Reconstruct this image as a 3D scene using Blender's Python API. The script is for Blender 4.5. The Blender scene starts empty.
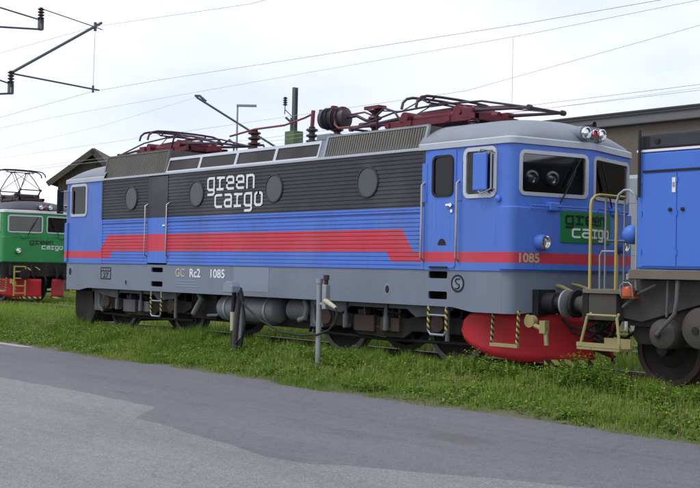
import bpy, bmesh, math, random
import numpy as np
from mathutils import Vector, Matrix
random.seed(7); rng = np.random.default_rng(7)
R = math.radians
scene = bpy.context.scene
COL = scene.collection

# ------------------------------------------------------------------ camera
cam_d = bpy.data.cameras.new('camera'); cam = bpy.data.objects.new('camera', cam_d); COL.objects.link(cam)
yaw, pit, rol = 2.4162, 0.0227, 0.0197
fw = Vector((math.cos(pit)*math.cos(yaw), math.cos(pit)*math.sin(yaw), math.sin(pit)))
rt = Vector((math.sin(yaw), -math.cos(yaw), 0)); up = rt.cross(fw)
r2 = rt*math.cos(rol) + up*math.sin(rol); u2 = up*math.cos(rol) - rt*math.sin(rol)
m = Matrix((r2, u2, -fw)).transposed().to_4x4(); m.translation = Vector((17.2186, -13.7848, 1.4862))
cam.matrix_world = m
cam_d.sensor_width = 36; cam_d.lens = 1102.4/700*36; cam_d.clip_start = .1; cam_d.clip_end = 2000
scene.camera = cam

# ------------------------------------------------------------------ sky, sun, exposure
SUN_EL, SUN_AZ = R(58), R(-112)          # azimuth of the sun seen from the scene, measured from +x
world = bpy.data.worlds.new('World'); scene.world = world; world.use_nodes = True
nt = world.node_tree; nt.nodes.clear()
sky = nt.nodes.new('ShaderNodeTexSky'); sky.sky_type = 'NISHITA'; sky.sun_disc = False
sky.sun_elevation = SUN_EL; sky.sun_rotation = R(90) - SUN_AZ
skb = nt.nodes.new('ShaderNodeVectorMath'); skb.operation = 'SCALE'; skb.inputs['Scale'].default_value = .12
nt.links.new(sky.outputs[0], skb.inputs[0])
tc = nt.nodes.new('ShaderNodeTexCoord')
mp = nt.nodes.new('ShaderNodeMapping'); mp.inputs['Scale'].default_value = (1, 1, 2.6)
nt.links.new(tc.outputs['Generated'], mp.inputs[0])
nz = nt.nodes.new('ShaderNodeTexNoise'); nz.inputs['Scale'].default_value = 2.2; nz.inputs['Detail'].default_value = 5; nz.inputs['Roughness'].default_value = .5
nt.links.new(mp.outputs[0], nz.inputs[0])
cr = nt.nodes.new('ShaderNodeValToRGB')
cr.color_ramp.elements[0].position = .30; cr.color_ramp.elements[0].color = (.46, .50, .64, 1)
cr.color_ramp.elements[1].position = .72; cr.color_ramp.elements[1].color = (.84, .85, .91, 1)
nt.links.new(nz.outputs[0], cr.inputs[0])
mx = nt.nodes.new('ShaderNodeMix'); mx.data_type = 'RGBA'; mx.inputs[0].default_value = .9
nt.links.new(skb.outputs[0], mx.inputs[6]); nt.links.new(cr.outputs[0], mx.inputs[7])
bg = nt.nodes.new('ShaderNodeBackground'); bg.inputs[1].default_value = 1.0
wo = nt.nodes.new('ShaderNodeOutputWorld'); nt.links.new(mx.outputs[2], bg.inputs[0]); nt.links.new(bg.outputs[0], wo.inputs[0])
sun_d = bpy.data.lights.new('sun', 'SUN'); sun_d.energy = 1.0; sun_d.angle = R(30); sun_d.color = (1, .97, .93)
sun = bpy.data.objects.new('sun', sun_d); COL.objects.link(sun)
sdir = Vector((math.cos(SUN_EL)*math.cos(SUN_AZ), math.cos(SUN_EL)*math.sin(SUN_AZ), math.sin(SUN_EL)))
sun.rotation_euler = sdir.to_track_quat('Z', 'Y').to_euler(); sun.location = (0, -20, 30)
vs = scene.view_settings; vs.view_transform = 'Standard'; vs.look = 'None'; vs.gamma = 1; vs.use_curve_mapping = False; vs.exposure = 0.72

# ------------------------------------------------------------------ materials
MATS = {}
def base_mat(name):
    mt = bpy.data.materials.new(name); mt.use_nodes = True; MATS[name] = mt
    t = mt.node_tree; b = t.nodes['Principled BSDF']
    return mt, t, b
def node(t, typ, **kw):
    n = t.nodes.new(typ)
    for k, v in kw.items():
        if k.startswith('i_'):
            n.inputs[k[2:].replace('_', ' ')].default_value = v
        else: setattr(n, k, v)
    return n
def noise(t, scale, detail=4, rough=.55, vec=None, stretch=None, coord='Object'):
    n = node(t, 'ShaderNodeTexNoise', i_Scale=scale, i_Detail=detail, i_Roughness=rough)
    if vec is None:
        c = node(t, 'ShaderNodeTexCoord'); vec = c.outputs[coord]
    if stretch:
        mpp = node(t, 'ShaderNodeMapping'); mpp.inputs['Scale'].default_value = stretch
        t.links.new(vec, mpp.inputs[0]); vec = mpp.outputs[0]
    t.links.new(vec, n.inputs['Vector'])
    return n.outputs['Fac']
def math_n(t, op, a, b=None, clamp=False):
    n = node(t, 'ShaderNodeMath', operation=op, use_clamp=clamp)
    for i, x in enumerate((a, b)):
        if x is None: continue
        if isinstance(x, (int, float)): n.inputs[i].default_value = x
        else: t.links.new(x, n.inputs[i])
    return n.outputs[0]
def mixc(t, fac, a, b, blend='MIX'):
    n = node(t, 'ShaderNodeMix', data_type='RGBA', blend_type=blend)
    for i, x in ((0, fac), (6, a), (7, b)):
        if isinstance(x, (int, float)): n.inputs[i].default_value = x
        elif isinstance(x, tuple): n.inputs[i].default_value = (*x, 1)
        else: t.links.new(x, n.inputs[i])
    return n.outputs[2]
def ramp(t, fac, lo, hi):
    n = node(t, 'ShaderNodeMapRange'); n.inputs[1].default_value = lo; n.inputs[2].default_value = hi
    t.links.new(fac, n.inputs[0]); return n.outputs[0]
def bump(t, b, h, strength=.3, dist=.01):
    n = node(t, 'ShaderNodeBump', i_Strength=strength, i_Distance=dist)
    t.links.new(h, n.inputs['Height']); t.links.new(n.outputs[0], b.inputs['Normal'])
def weather(t, col, dirt, amount, scale=1.6, stretch=(1, 1, .35)):
    """blotchy grime of its own shape over a colour"""
    f = noise(t, scale, 7, .65, stretch=stretch)
    f = math_n(t, 'MULTIPLY', ramp(t, f, .42, .75), amount)
    g = noise(t, scale*9, 4, .6, stretch=(1, 1, .2))
    f2 = math_n(t, 'MULTIPLY', ramp(t, g, .5, .8), amount*.6)
    return mixc(t, math_n(t, 'MAXIMUM', f, f2), col, dirt)
def paint(name, col, rough=.4, metal=0, dirt=None, amount=.35, scale=1.6, bmp=0, coat=0):
    mt, t, b = base_mat(name)
    dirt = dirt or tuple(c*.45+.015 for c in col)
    c = weather(t, col, dirt, amount, scale)
    t.links.new(c, b.inputs['Base Color'])
    b.inputs['Roughness'].default_value = rough; b.inputs['Metallic'].default_value = metal; b.inputs['Specular IOR Level'].default_value = .35
    rr_ = noise(t, scale*3, 4)
    n = node(t, 'ShaderNodeMapRange'); n.inputs[3].default_value = rough*.8; n.inputs[4].default_value = min(1, rough*1.35)
    t.links.new(rr_, n.inputs[0]); t.links.new(n.outputs[0], b.inputs['Roughness'])
    if coat: b.inputs['Coat Weight'].default_value = coat; b.inputs['Coat Roughness'].default_value = .25
    if bmp: bump(t, b, noise(t, 25, 5), bmp, .01)
    return mt
def sep_xz(t):
    c = node(t, 'ShaderNodeTexCoord'); s = node(t, 'ShaderNodeSeparateXYZ'); t.links.new(c.outputs['Object'], s.inputs[0])
    return s.outputs[0], s.outputs[2]
def band(t, v, lo, hi):
    return math_n(t, 'MULTIPLY', math_n(t, 'GREATER_THAN', v, lo), math_n(t, 'LESS_THAN', v, hi))
def livery(name, main, dark, stripe, ribbed):
    mt, t, b = base_mat(name); X, Z = sep_xz(t)
    thin = band(t, Z, 1.62, 1.78); col = main
    if stripe:
        red = thin
        if ribbed:
            # high band in the middle stepping down on a slant to the thin band at both ends
            sl = lambda x0, k, z0: math_n(t, 'ADD', math_n(t, 'MULTIPLY', math_n(t, 'SUBTRACT', Z, z0), k), x0)
            top = math_n(t, 'MULTIPLY', math_n(t, 'GREATER_THAN', X, sl(-4.79, 1.03, 2.14)), math_n(t, 'LESS_THAN', X, sl(4.61, -.69, 2.14)))
            low = math_n(t, 'MULTIPLY', math_n(t, 'GREATER_THAN', X, sl(-4.73, .83, 1.62)), math_n(t, 'LESS_THAN', X, sl(4.36, -.69, 1.62)))
            hi_ = math_n(t, 'MULTIPLY', band(t, Z, 1.779, 2.14), top)
            lo_ = math_n(t, 'MULTIPLY', thin, math_n(t, 'SUBTRACT', 1.0, low))
            red = math_n(t, 'MAXIMUM', hi_, lo_)
        col = mixc(t, red, main, stripe)
    if ribbed: col = mixc(t, math_n(t, 'GREATER_THAN', Z, 2.482), col, dark)
    # brake dust and rain streaks, faded patches, slightly wavy sheet metal
    col = weather(t, col, (.075, .065, .055), .30, 1.1)
    stk = noise(t, 6, 6, .7, stretch=(3, 3, .12)); col = mixc(t, math_n(t, 'MULTIPLY', ramp(t, stk, .52, .78), .30), col, (.06, .06, .065))
    fade = noise(t, .8, 3); col = mixc(t, math_n(t, 'MULTIPLY', ramp(t, fade, .5, .72), .07), col, (.45, .47, .55))
    t.links.new(col, b.inputs['Base Color'])
    rg = node(t, 'ShaderNodeMapRange'); rg.inputs[3].default_value = .36; rg.inputs[4].default_value = .62; t.links.new(noise(t, 3, 6, .6), rg.inputs[0]); t.links.new(rg.outputs[0], b.inputs['Roughness'])
    b.inputs['Specular IOR Level'].default_value = .35; b.inputs['Coat Weight'].default_value = .06; b.inputs['Coat Roughness'].default_value = .3
    bump(t, b, noise(t, 1.7, 3, .5), .25, .012)
    return mt
BLUE = (.076, .182, .60); DARK = (.030, .035, .041); RED = (.58, .042, .070)
livery('side_livery', BLUE, DARK, RED, True)
livery('cab_livery', BLUE, DARK, RED, False)
livery('green_side', (.02, .25, .06), (.03, .09, .04), None, True)
livery('green_cab', (.02, .25, .06), DARK, None, False)
paint('navy', (.012, .03, .13), .5, amount=.2)
paint('door_blue', BLUE, .45, amount=.2)
paint('blue_diesel', (.058, .165, .57), .45, amount=.18)
paint('dark_panel', DARK, .5, amount=.25)
paint('skirt_grey', (.175, .205, .258), .5, dirt=(.10, .095, .09), amount=.3)
paint('patch_grey', (.21, .25, .31), .5, amount=.15)
paint('roof_grey', (.20, .222, .262), .5, dirt=(.16, .16, .16), amount=.45)
paint('gutter_white', (.44, .47, .52), .5, dirt=(.3, .29, .28), amount=.4)
paint('roof_dark', (.06, .065, .075), .55, amount=.3)
paint('taupe', (.142, .136, .118), .7, dirt=(.085, .078, .062), amount=.6)
paint('taupe_groove', (.10, .093, .076), .8, amount=.4)
paint('frame_light', (.50, .53, .57), .4, amount=.25)
paint('window_frame', (.52, .54, .57), .35, metal=.3, amount=.2)
paint('underframe', (.009, .008, .0075), .8, dirt=(.07, .05, .035), amount=.6, bmp=.3)  # near black: the shade under the locomotives is put into this colour
paint('bogie', (.013, .0115, .010), .8, dirt=(.032, .024, .017), amount=.7, bmp=.3)  # darkened likewise, shade of the running gear painted in
paint('bogie_grey', (.12, .127, .133), .7, dirt=(.04, .034, .028), amount=.75, bmp=.2)
paint('rust', (.055, .036, .027), .85, dirt=(.06, .035, .025), amount=.7, bmp=.3)
paint('steel', (.42, .40, .38), .35, metal=.8, amount=.3)
paint('tyre', (.15, .135, .12), .5, metal=.4, dirt=(.045, .035, .03), amount=.6)
paint('tank_grey', (.155, .17, .175), .55, dirt=(.10, .09, .08), amount=.5)
paint('plow_red', (.46, .015, .022), .6, dirt=(.13, .03, .028), amount=.65, bmp=.15)
paint('maroon', (.15, .022, .036), .55, dirt=(.05, .02, .025), amount=.6)
paint('panto_dark', (.055, .030, .040), .5, amount=.4)
paint('insulator', (.055, .022, .022), .22, amount=.3)
paint('insulator_grey', (.05, .05, .055), .35, amount=.3)
paint('breaker', (.065, .058, .06), .45, metal=.3, dirt=(.06, .05, .05), amount=.7)
paint('bus_red', (.20, .05, .06), .5, amount=.3)
paint('yellow', (.44, .34, .06), .5, dirt=(.22, .17, .07), amount=.6)
paint('pale_yellow', (.33, .29, .12), .6, dirt=(.2, .17, .09), amount=.7)
paint('black', (.012, .012, .013), .55, amount=.3)
paint('rubber', (.02, .02, .02), .7, amount=.4)
paint('white', (.74, .74, .75), .5, amount=.12)
paint('cream', (.45, .42, .30), .5, amount=.2)
paint('off_white', (.55, .54, .50), .6, amount=.3)
paint('sign_green', (.012, .19, .045), .5, amount=.15)
paint('chrome', (.75, .75, .76), .15, metal=1, amount=.1)
paint('galv', (.30, .33, .34), .5, metal=.3, dirt=(.15, .15, .14), amount=.5)
paint('mast_green', (.10, .15, .075), .6, amount=.4)
paint('mast_grey', (.12, .13, .12), .6, amount=.4)
paint('wire', (.42, .42, .43), .5, metal=.2, amount=.1)
paint('tube_dark', (.10, .11, .115), .5, metal=.3, amount=.2)
paint('cab_inside', (.20, .21, .195), .7, amount=.3)
paint('seat', (.05, .035, .03), .8, amount=.3)
paint('orange', (.42, .07, .015), .3, amount=.2)
paint('red_lens', (.55, .03, .02), .2, amount=.1)
paint('fascia', (.15, .15, .155), .6, dirt=(.11, .11, .10), amount=.4, scale=.5)
paint('bitumen', (.07, .07, .07), .8, amount=.4)
paint('deck', (.16, .14, .11), .8, dirt=(.09, .07, .05), amount=.5)
paint('loco_grey', (.065, .060, .052), .75, dirt=(.07, .06, .05), amount=.7)

mt, t, b = base_mat('lens'); b.inputs['Base Color'].default_value = (.9, .9, .88, 1); b.inputs['Roughness'].default_value = .06; b.inputs['Metallic'].default_value = .75
mt, t, b = base_mat('glass')
tr = node(t, 'ShaderNodeBsdfTransparent'); tr.inputs[0].default_value = (.78, .82, .80, 1)
gl = node(t, 'ShaderNodeBsdfGlossy'); gl.inputs['Roughness'].default_value = .03
fr = node(t, 'ShaderNodeFresnel', i_IOR=1.5); ms = node(t, 'ShaderNodeMixShader')
t.links.new(fr.outputs[0], ms.inputs[0]); t.links.new(tr.outputs[0], ms.inputs[1]); t.links.new(gl.outputs[0], ms.inputs[2])
t.links.new(ms.outputs[0], t.nodes['Material Output'].inputs[0])
mt, t, b = base_mat('dark_glass')
t.links.new(weather(t, (.022, .018, .016), (.07, .06, .052), .6, 1.2), b.inputs['Base Color']); b.inputs['Roughness'].default_value = .4; b.inputs['Specular IOR Level'].default_value = .25
mt, t, b = base_mat('port_glass')
t.links.new(weather(t, (.050, .060, .063), (.085, .09, .09), .4, 2), b.inputs['Base Color']); b.inputs['Roughness'].default_value = .25
for hn_, hf_ in (('hazard', 11), ('hazard_wide', 4.5)):
    mt, t, b = base_mat(hn_)       # yellow and black paint in slanting bands
    c = node(t, 'ShaderNodeTexCoord'); s = node(t, 'ShaderNodeSeparateXYZ'); t.links.new(c.outputs['Object'], s.inputs[0])
    d = math_n(t, 'ADD', math_n(t, 'ADD', s.outputs[2], math_n(t, 'MULTIPLY', s.outputs[0], .8)), math_n(t, 'MULTIPLY', s.outputs[1], .8))
    d = math_n(t, 'GREATER_THAN', math_n(t, 'FRACT', math_n(t, 'MULTIPLY', d, hf_)), .5)
    t.links.new(weather(t, mixc(t, d, (.015, .015, .015), (.5, .42, .10)), (.12, .1, .06), .35, 3), b.inputs['Base Color']); b.inputs['Roughness'].default_value = .6
mt, t, b = base_mat('wood_dark')
X, Z = sep_xz(t)
w = noise(t, 3, 5, .6, stretch=(6, 6, .4))
t.links.new(mixc(t, w, (.045, .037, .025), (.10, .085, .058)), b.inputs['Base Color']); b.inputs['Roughness'].default_value = .85
mt, t, b = base_mat('roofing_brown')
t.links.new(mixc(t, noise(t, 2, 6), (.055, .05, .034), (.10, .088, .06)), b.inputs['Base Color']); b.inputs['Roughness'].default_value = .85
mt, t, b = base_mat('brick_brown')
bt = node(t, 'ShaderNodeTexBrick', i_Scale=4.0, i_Mortar_Size=.015)
bt.inputs['Color1'].default_value = (.155, .122, .085, 1); bt.inputs['Color2'].default_value = (.118, .094, .068, 1); bt.inputs['Mortar'].default_value = (.155, .14, .12, 1)
cc = node(t, 'ShaderNodeTexCoord'); sp = node(t, 'ShaderNodeSeparateXYZ'); cb = node(t, 'ShaderNodeCombineXYZ')
t.links.new(cc.outputs['Object'], sp.inputs[0]); t.links.new(math_n(t, 'ADD', sp.outputs[0], sp.outputs[1]), cb.inputs[0]); t.links.new(sp.outputs[2], cb.inputs[1]); t.links.new(cb.outputs[0], bt.inputs['Vector'])
t.links.new(mixc(t, noise(t, .5, 6), bt.outputs[0], (.11, .098, .08), 'MIX'), b.inputs['Base Color']); b.inputs['Roughness'].default_value = .9

def asphalt(name, c0, c1, speck):
    mt, t, b = base_mat(name)
    big = noise(t, .45, 7, .62, stretch=(.6, 1.4, 1)); fine = noise(t, 60, 3, .7); mid = noise(t, 7, 5, .65)
    col = mixc(t, ramp(t, big, .3, .7), c0, c1)
    col = mixc(t, math_n(t, 'MULTIPLY', ramp(t, mid, .45, .75), .5), col, tuple(x*.72 for x in c0))
    vo = node(t, 'ShaderNodeTexVoronoi', i_Scale=85.0); cc = node(t, 'ShaderNodeTexCoord'); t.links.new(cc.outputs['Object'], vo.inputs['Vector'])
    sv = node(t, 'ShaderNodeSeparateColor'); t.links.new(vo.outputs['Color'], sv.inputs[0])
    col = mixc(t, math_n(t, 'MULTIPLY', ramp(t, sv.outputs[0], .55, 1), speck), col, tuple(min(1, x*2.0+.05) for x in c1))
    col = mixc(t, math_n(t, 'MULTIPLY', ramp(t, sv.outputs[1], .6, 1), speck), col, tuple(x*.4 for x in c0))
    # tyre-polished lanes and oil stains
    st = noise(t, .9, 6, .6, stretch=(.55, 1.6, 1)); col = mixc(t, math_n(t, 'MULTIPLY', ramp(t, st, .6, .74), .38), col, tuple(x*.5 for x in c0))
    cv = node(t, 'ShaderNodeTexVoronoi', feature='DISTANCE_TO_EDGE', i_Scale=.55); dn = node(t, 'ShaderNodeTexNoise', i_Scale=2.5, i_Detail=6.0)
    cm_ = node(t, 'ShaderNodeMixRGB', blend_type='ADD', i_Fac=.35); t.links.new(cc.outputs['Object'], dn.inputs['Vector']); t.links.new(cc.outputs['Object'], cm_.inputs[1]); t.links.new(dn.outputs['Color'], cm_.inputs[2]); t.links.new(cm_.outputs[0], cv.inputs['Vector'])
    ck = math_n(t, 'MULTIPLY', math_n(t, 'LESS_THAN', cv.outputs['Distance'], .006), ramp(t, noise(t, .35, 3), .46, .56))
    col = mixc(t, math_n(t, 'MULTIPLY', ck, .16), col, tuple(x*.35 for x in c0))
    if name == 'asphalt_new':       # dried oil spill
        so_ = node(t, 'ShaderNodeSeparateXYZ'); t.links.new(cc.outputs['Object'], so_.inputs[0])
        ax_ = math_n(t, 'MULTIPLY', math_n(t, 'ADD', so_.outputs[0], -9.15), 1.5); ay_ = math_n(t, 'MULTIPLY', math_n(t, 'ADD', so_.outputs[1], 5.12), 2.6)
        rad = math_n(t, 'SQRT', math_n(t, 'ADD', math_n(t, 'MULTIPLY', ax_, ax_), math_n(t, 'MULTIPLY', ay_, ay_)))
        rad = math_n(t, 'ADD', rad, math_n(t, 'MULTIPLY', noise(t, 3, 5), .8))
        n_ = node(t, 'ShaderNodeMapRange'); n_.inputs[1].default_value = 1.25; n_.inputs[2].default_value = .8; t.links.new(rad, n_.inputs[0])
        col = mixc(t, math_n(t, 'MULTIPLY', n_.outputs[0], .5), col, (.095, .088, .075))
    tm = noise(t, 1.0, 5, .6, stretch=(.10, 2.6, 1)); col = mixc(t, math_n(t, 'MULTIPLY', ramp(t, tm, .5, .75), .25), col, tuple(x*.62 for x in c0))
    t.links.new(col, b.inputs['Base Color']); b.inputs['Roughness'].default_value = .85; b.inputs['Specular IOR Level'].default_value = .3
    bump(t, b, math_n(t, 'ADD', math_n(t, 'MULTIPLY', vo.outputs['Distance'], .8), fine), .5, .006)
    return mt
asphalt('asphalt_old', (.168, .164, .165), (.212, .208, .208), .34)
asphalt('asphalt_new', (.116, .117, .126), (.148, .148, .157), .24)
mt, t, b = base_mat('soil')
col = mixc(t, ramp(t, noise(t, .7, 7, .6), .35, .65), (.075, .085, .030), (.13, .11, .075))
col = mixc(t, math_n(t, 'MULTIPLY', ramp(t, noise(t, 18, 5, .7), .5, .75), .6), col, (.19, .17, .14))
t.links.new(col, b.inputs['Base Color']); b.inputs['Roughness'].default_value = .95; bump(t, b, noise(t, 30, 5, .7), .6, .03)
mt, t, b = base_mat('grass_blade')
at = node(t, 'ShaderNodeAttribute', attribute_name='tint')
rp = node(t, 'ShaderNodeValToRGB'); e = rp.color_ramp.elements
e[0].position = 0; e[0].color = (.075, .145, .016, 1); e[1].position = 1; e[1].color = (.40, .35, .16, 1)
for p_, c_ in ((.35, (.135, .245, .024, 1)), (.7, (.22, .32, .045, 1)), (.9, (.30, .32, .09, 1))):
    x = e.new(p_); x.color = c_
t.links.new(at.outputs['Fac'], rp.inputs[0]); t.links.new(rp.outputs[0], b.inputs['Base Color']); b.inputs['Roughness'].default_value = .7
b.inputs['Specular IOR Level'].default_value = .25
tl = node(t, 'ShaderNodeBsdfTranslucent'); ms = node(t, 'ShaderNodeMixShader', i_Fac=.25); t.links.new(rp.outputs[0], tl.inputs[0])
t.links.new(b.outputs[0], ms.inputs[1]); t.links.new(tl.outputs[0], ms.inputs[2]); t.links.new(ms.outputs[0], t.nodes['Material Output'].inputs[0])
paint('door_blind', (.10, .115, .115), .7, dirt=(.2, .18, .08), amount=.6, scale=3)
paint('blind', (.30, .36, .42), .7, amount=.4)
paint('beige_blind', (.42, .40, .32), .7, amount=.4)
paint('flower', (.75, .55, .03), .6, amount=.1)
paint('sleeper', (.20, .185, .165), .9, dirt=(.09, .08, .06), amount=.7, bmp=.4)
paint('rail', (.16, .11, .08), .7, dirt=(.09, .06, .045), amount=.6)
paint('rail_head', (.40, .37, .34), .4, metal=.4, dirt=(.2, .14, .1), amount=.6)

# ------------------------------------------------------------------ mesh kit
def rrect(x0, y0, x1, y1, r, n=5):
    out = []
    for cx, cy, a0 in ((x1-r, y1-r, 0), (x0+r, y1-r, 90), (x0+r, y0+r, 180), (x1-r, y0+r, 270)):
        for k in range(n+1):
            a = R(a0+90*k/n); out.append((cx+r*math.cos(a), cy+r*math.sin(a)))
    return out
def circ(cx, cy, r, n=24, ry=None):
    return [(cx+r*math.cos(2*math.pi*k/n), cy+(ry or r)*math.sin(2*math.pi*k/n)) for k in range(n)]
class MB:
    def __init__(s): s.v = []; s.f = []; s.m = []; s.mi = 0
    def add(s, vs, fs):
        o = len(s.v); s.v += [tuple(x) for x in vs]
        for f in fs: s.f.append(tuple(i+o for i in f)); s.m.append(s.mi)
        return s
    def box(s, x0, x1, y0, y1, z0, z1):
        return s.add([(x, y, z) for x in (x0, x1) for y in (y0, y1) for z in (z0, z1)],
                     [(0, 1, 3, 2), (4, 6, 7, 5), (0, 4, 5, 1), (2, 3, 7, 6), (0, 2, 6, 4), (1, 5, 7, 3)])
    def cyl(s, p0, p1, r0, r1=None, n=12):
        r1 = r0 if r1 is None else r1; p0 = Vector(p0); p1 = Vector(p1); d = (p1-p0).normalized()
        a = d.orthogonal().normalized(); c = d.cross(a)
        vs = [p+(a*math.cos(2*math.pi*k/n)+c*math.sin(2*math.pi*k/n))*r for p, r in ((p0, r0), (p1, r1)) for k in range(n)]
        fs = [(k, (k+1) % n, n+(k+1) % n, n+k) for k in range(n)]+[tuple(range(n))[::-1], tuple(range(n, 2*n))]
        return s.add(vs, fs)
    def tube(s, pts, r, n=8, cap=True):
        pts = [Vector(p) for p in pts]; rs = r if isinstance(r, (list, tuple)) else [r]*len(pts)
        d0 = (pts[1]-pts[0]).normalized(); a = d0.orthogonal().normalized(); vs = []
        for i, p in enumerate(pts):
            d = (pts[min(i+1, len(pts)-1)]-pts[max(i-1, 0)]).normalized()
            a = (a-d*a.dot(d)).normalized(); c = d.cross(a)
            vs += [p+(a*math.cos(2*math.pi*k/n)+c*math.sin(2*math.pi*k/n))*rs[i] for k in range(n)]
        fs = [(i*n+k, i*n+(k+1) % n, (i+1)*n+(k+1) % n, (i+1)*n+k) for i in range(len(pts)-1) for k in range(n)]
        if cap: fs += [tuple(range(n))[::-1], tuple((len(pts)-1)*n+k for k in range(n))]
        return s.add(vs, fs)
    def bar(s, p0, p1, w, h, upv=(0, 0, 1)):
        p0 = Vector(p0); p1 = Vector(p1); d = (p1-p0).normalized(); u = Vector(upv)
        if abs(d.dot(u)) > .98: u = Vector((1, 0, 0))
        a = d.cross(u).normalized()*w/2; c = a.normalized().cross(d).normalized()*h/2
        return s.add([p+a*i+c*j for p in (p0, p1) for i, j in ((-1, -1), (1, -1), (1, 1), (-1, 1))],
                     [(3, 2, 1, 0), (4, 5, 6, 7), (0, 1, 5, 4), (1, 2, 6, 5), (2, 3, 7, 6), (3, 0, 4, 7)])
    def rev(s, prof, p0, axis, n=24):
        """profile (r, h) turned about axis from p0"""
        p0 = Vector(p0); d = Vector(axis).normalized(); a = d.orthogonal().normalized(); c = d.cross(a); L = len(prof)
        vs = [p0+d*h+(a*math.cos(2*math.pi*k/n)+c*math.sin(2*math.pi*k/n))*r for k in range(n) for r, h in prof]
        return s.add(vs, [(k*L+i, ((k+1) % n)*L+i, ((k+1) % n)*L+i+1, k*L+i+1) for k in range(n) for i in range(L-1)])
    def plate(s, outline, holes, o, U, V, th):
        """flat plate with holes; front at o, thickness th behind (along -UxV)"""
        o = Vector(o); U = Vector(U).normalized(); V = Vector(V).normalized(); N = U.cross(V)
        bm = bmesh.new(); loops = []; ed = []
        for lp in [outline]+list(holes):
            vs = [bm.verts.new((x, y, 0)) for x, y in lp]; loops.append(vs)
            ed += [bm.edges.new((vs[i], vs[(i+1) % len(vs)])) for i in range(len(vs))]
        bmesh.ops.triangle_fill(bm, use_beauty=True, use_dissolve=False, edges=ed, normal=(0, 0, 1))
        bm.verts.index_update(); n = len(bm.verts)
        co = [v.co.copy() for v in bm.verts]; tri = []
        for f in bm.faces:
            ix = [v.index for v in f.verts]
            if f.normal.z < 0: ix.reverse()
            tri.append(tuple(ix))
        li = [[v.index for v in l] for l in loops]; bm.free()
        vs = [o+U*c.x+V*c.y for c in co]; vs += [p-N*th for p in vs]
        fs = tri+[tuple(i+n for i in reversed(f)) for f in tri]
        for l in li:
            for i in range(len(l)):
                a_, b_ = l[i], l[(i+1) % len(l)]; fs.append((a_, a_+n, b_+n, b_))
        return s.add(vs, fs)
    def wall(s, path, z0, z1, th=0):
        """vertical strip along plan path"""
        n = len(path); vs = [(x, y, z) for x, y in path for z in (z0, z1)]
        return s.add(vs, [(2*i, 2*i+2, 2*i+3, 2*i+1) for i in range(n-1)])
    def prism(s, poly, o, U, V, th): return s.plate(poly, [], o, U, V, th)
    def build(s, name, mats, parent=None, smooth=0, bevel=0):
        me = bpy.data.meshes.new(name); me.from_pydata(s.v, [], s.f)
        for mm in ([mats] if isinstance(mats, str) else mats): me.materials.append(MATS[mm])
        me.polygons.foreach_set('material_index', s.m)
        bm = bmesh.new(); bm.from_mesh(me); bmesh.ops.recalc_face_normals(bm, faces=bm.faces); bm.to_mesh(me); bm.free()
        if smooth:
            me.polygons.foreach_set('use_smooth', [True]*len(me.polygons)); me.set_sharp_from_angle(angle=R(smooth))
        ob = bpy.data.objects.new(name, me); COL.objects.link(ob)
        if parent: ob.parent = parent
        if bevel:
            bv = ob.modifiers.new('bevel', 'BEVEL'); bv.width = bevel; bv.segments = 2; bv.limit_method = 'ANGLE'; bv.angle_limit = R(40)
        return ob
def tag(ob, label=None, cat=None, group=None, kind=None):
    for k, v in (('label', label), ('category', cat), ('group', group), ('kind', kind)):
        if v: ob[k] = v
    return ob
def empty(name, loc, label, cat, group=None):
    o = bpy.data.objects.new(name, None); COL.objects.link(o); o.location = loc; o.empty_display_size = .3
    return tag(o, label, cat, group)
def dup(ob, parent=None, loc=None):
    c = ob.copy(); COL.objects.link(c)
    if parent: c.parent = parent
    if loc is not None: c.location = loc
    return c

GLYPH = {
 'g': [[(.7, .95), (.7, -.3), (.57, -.42), (.05, -.42)], [(.7, 1), (.14, 1), (0, .87), (0, .13), (.14, 0), (.7, 0)]],
 'r': [[(.27, 0), (.27, 1)], [(.02, 1), (.27, 1)], [(0, 0), (.62, 0)], [(.27, .72), (.42, .98), (.74, .98)]],
 'e': [[(0, .5), (.7, .5), (.7, .87), (.56, 1), (.14, 1), (0, .87), (0, .13), (.14, 0), (.68, 0)]],
 'n': [[(0, 0), (0, 1)], [(0, .85), (.2, 1), (.56, 1), (.7, .87), (.7, 0)]],
 'c': [[(.7, 1), (.14, 1), (0, .87), (0, .13), (.14, 0), (.7, 0)]],
 'a': [[(.06, 1), (.56, 1), (.7, .87), (.7, 0)], [(.7, .56), (.14, .56), (0, .43), (0, .13), (.14, 0), (.7, 0)]],
 'o': [[(.35, 1), (.14, 1), (0, .87), (0, .13), (.14, 0), (.56, 0), (.7, .13), (.7, .87), (.56, 1), (.33, 1)]],
}
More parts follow.
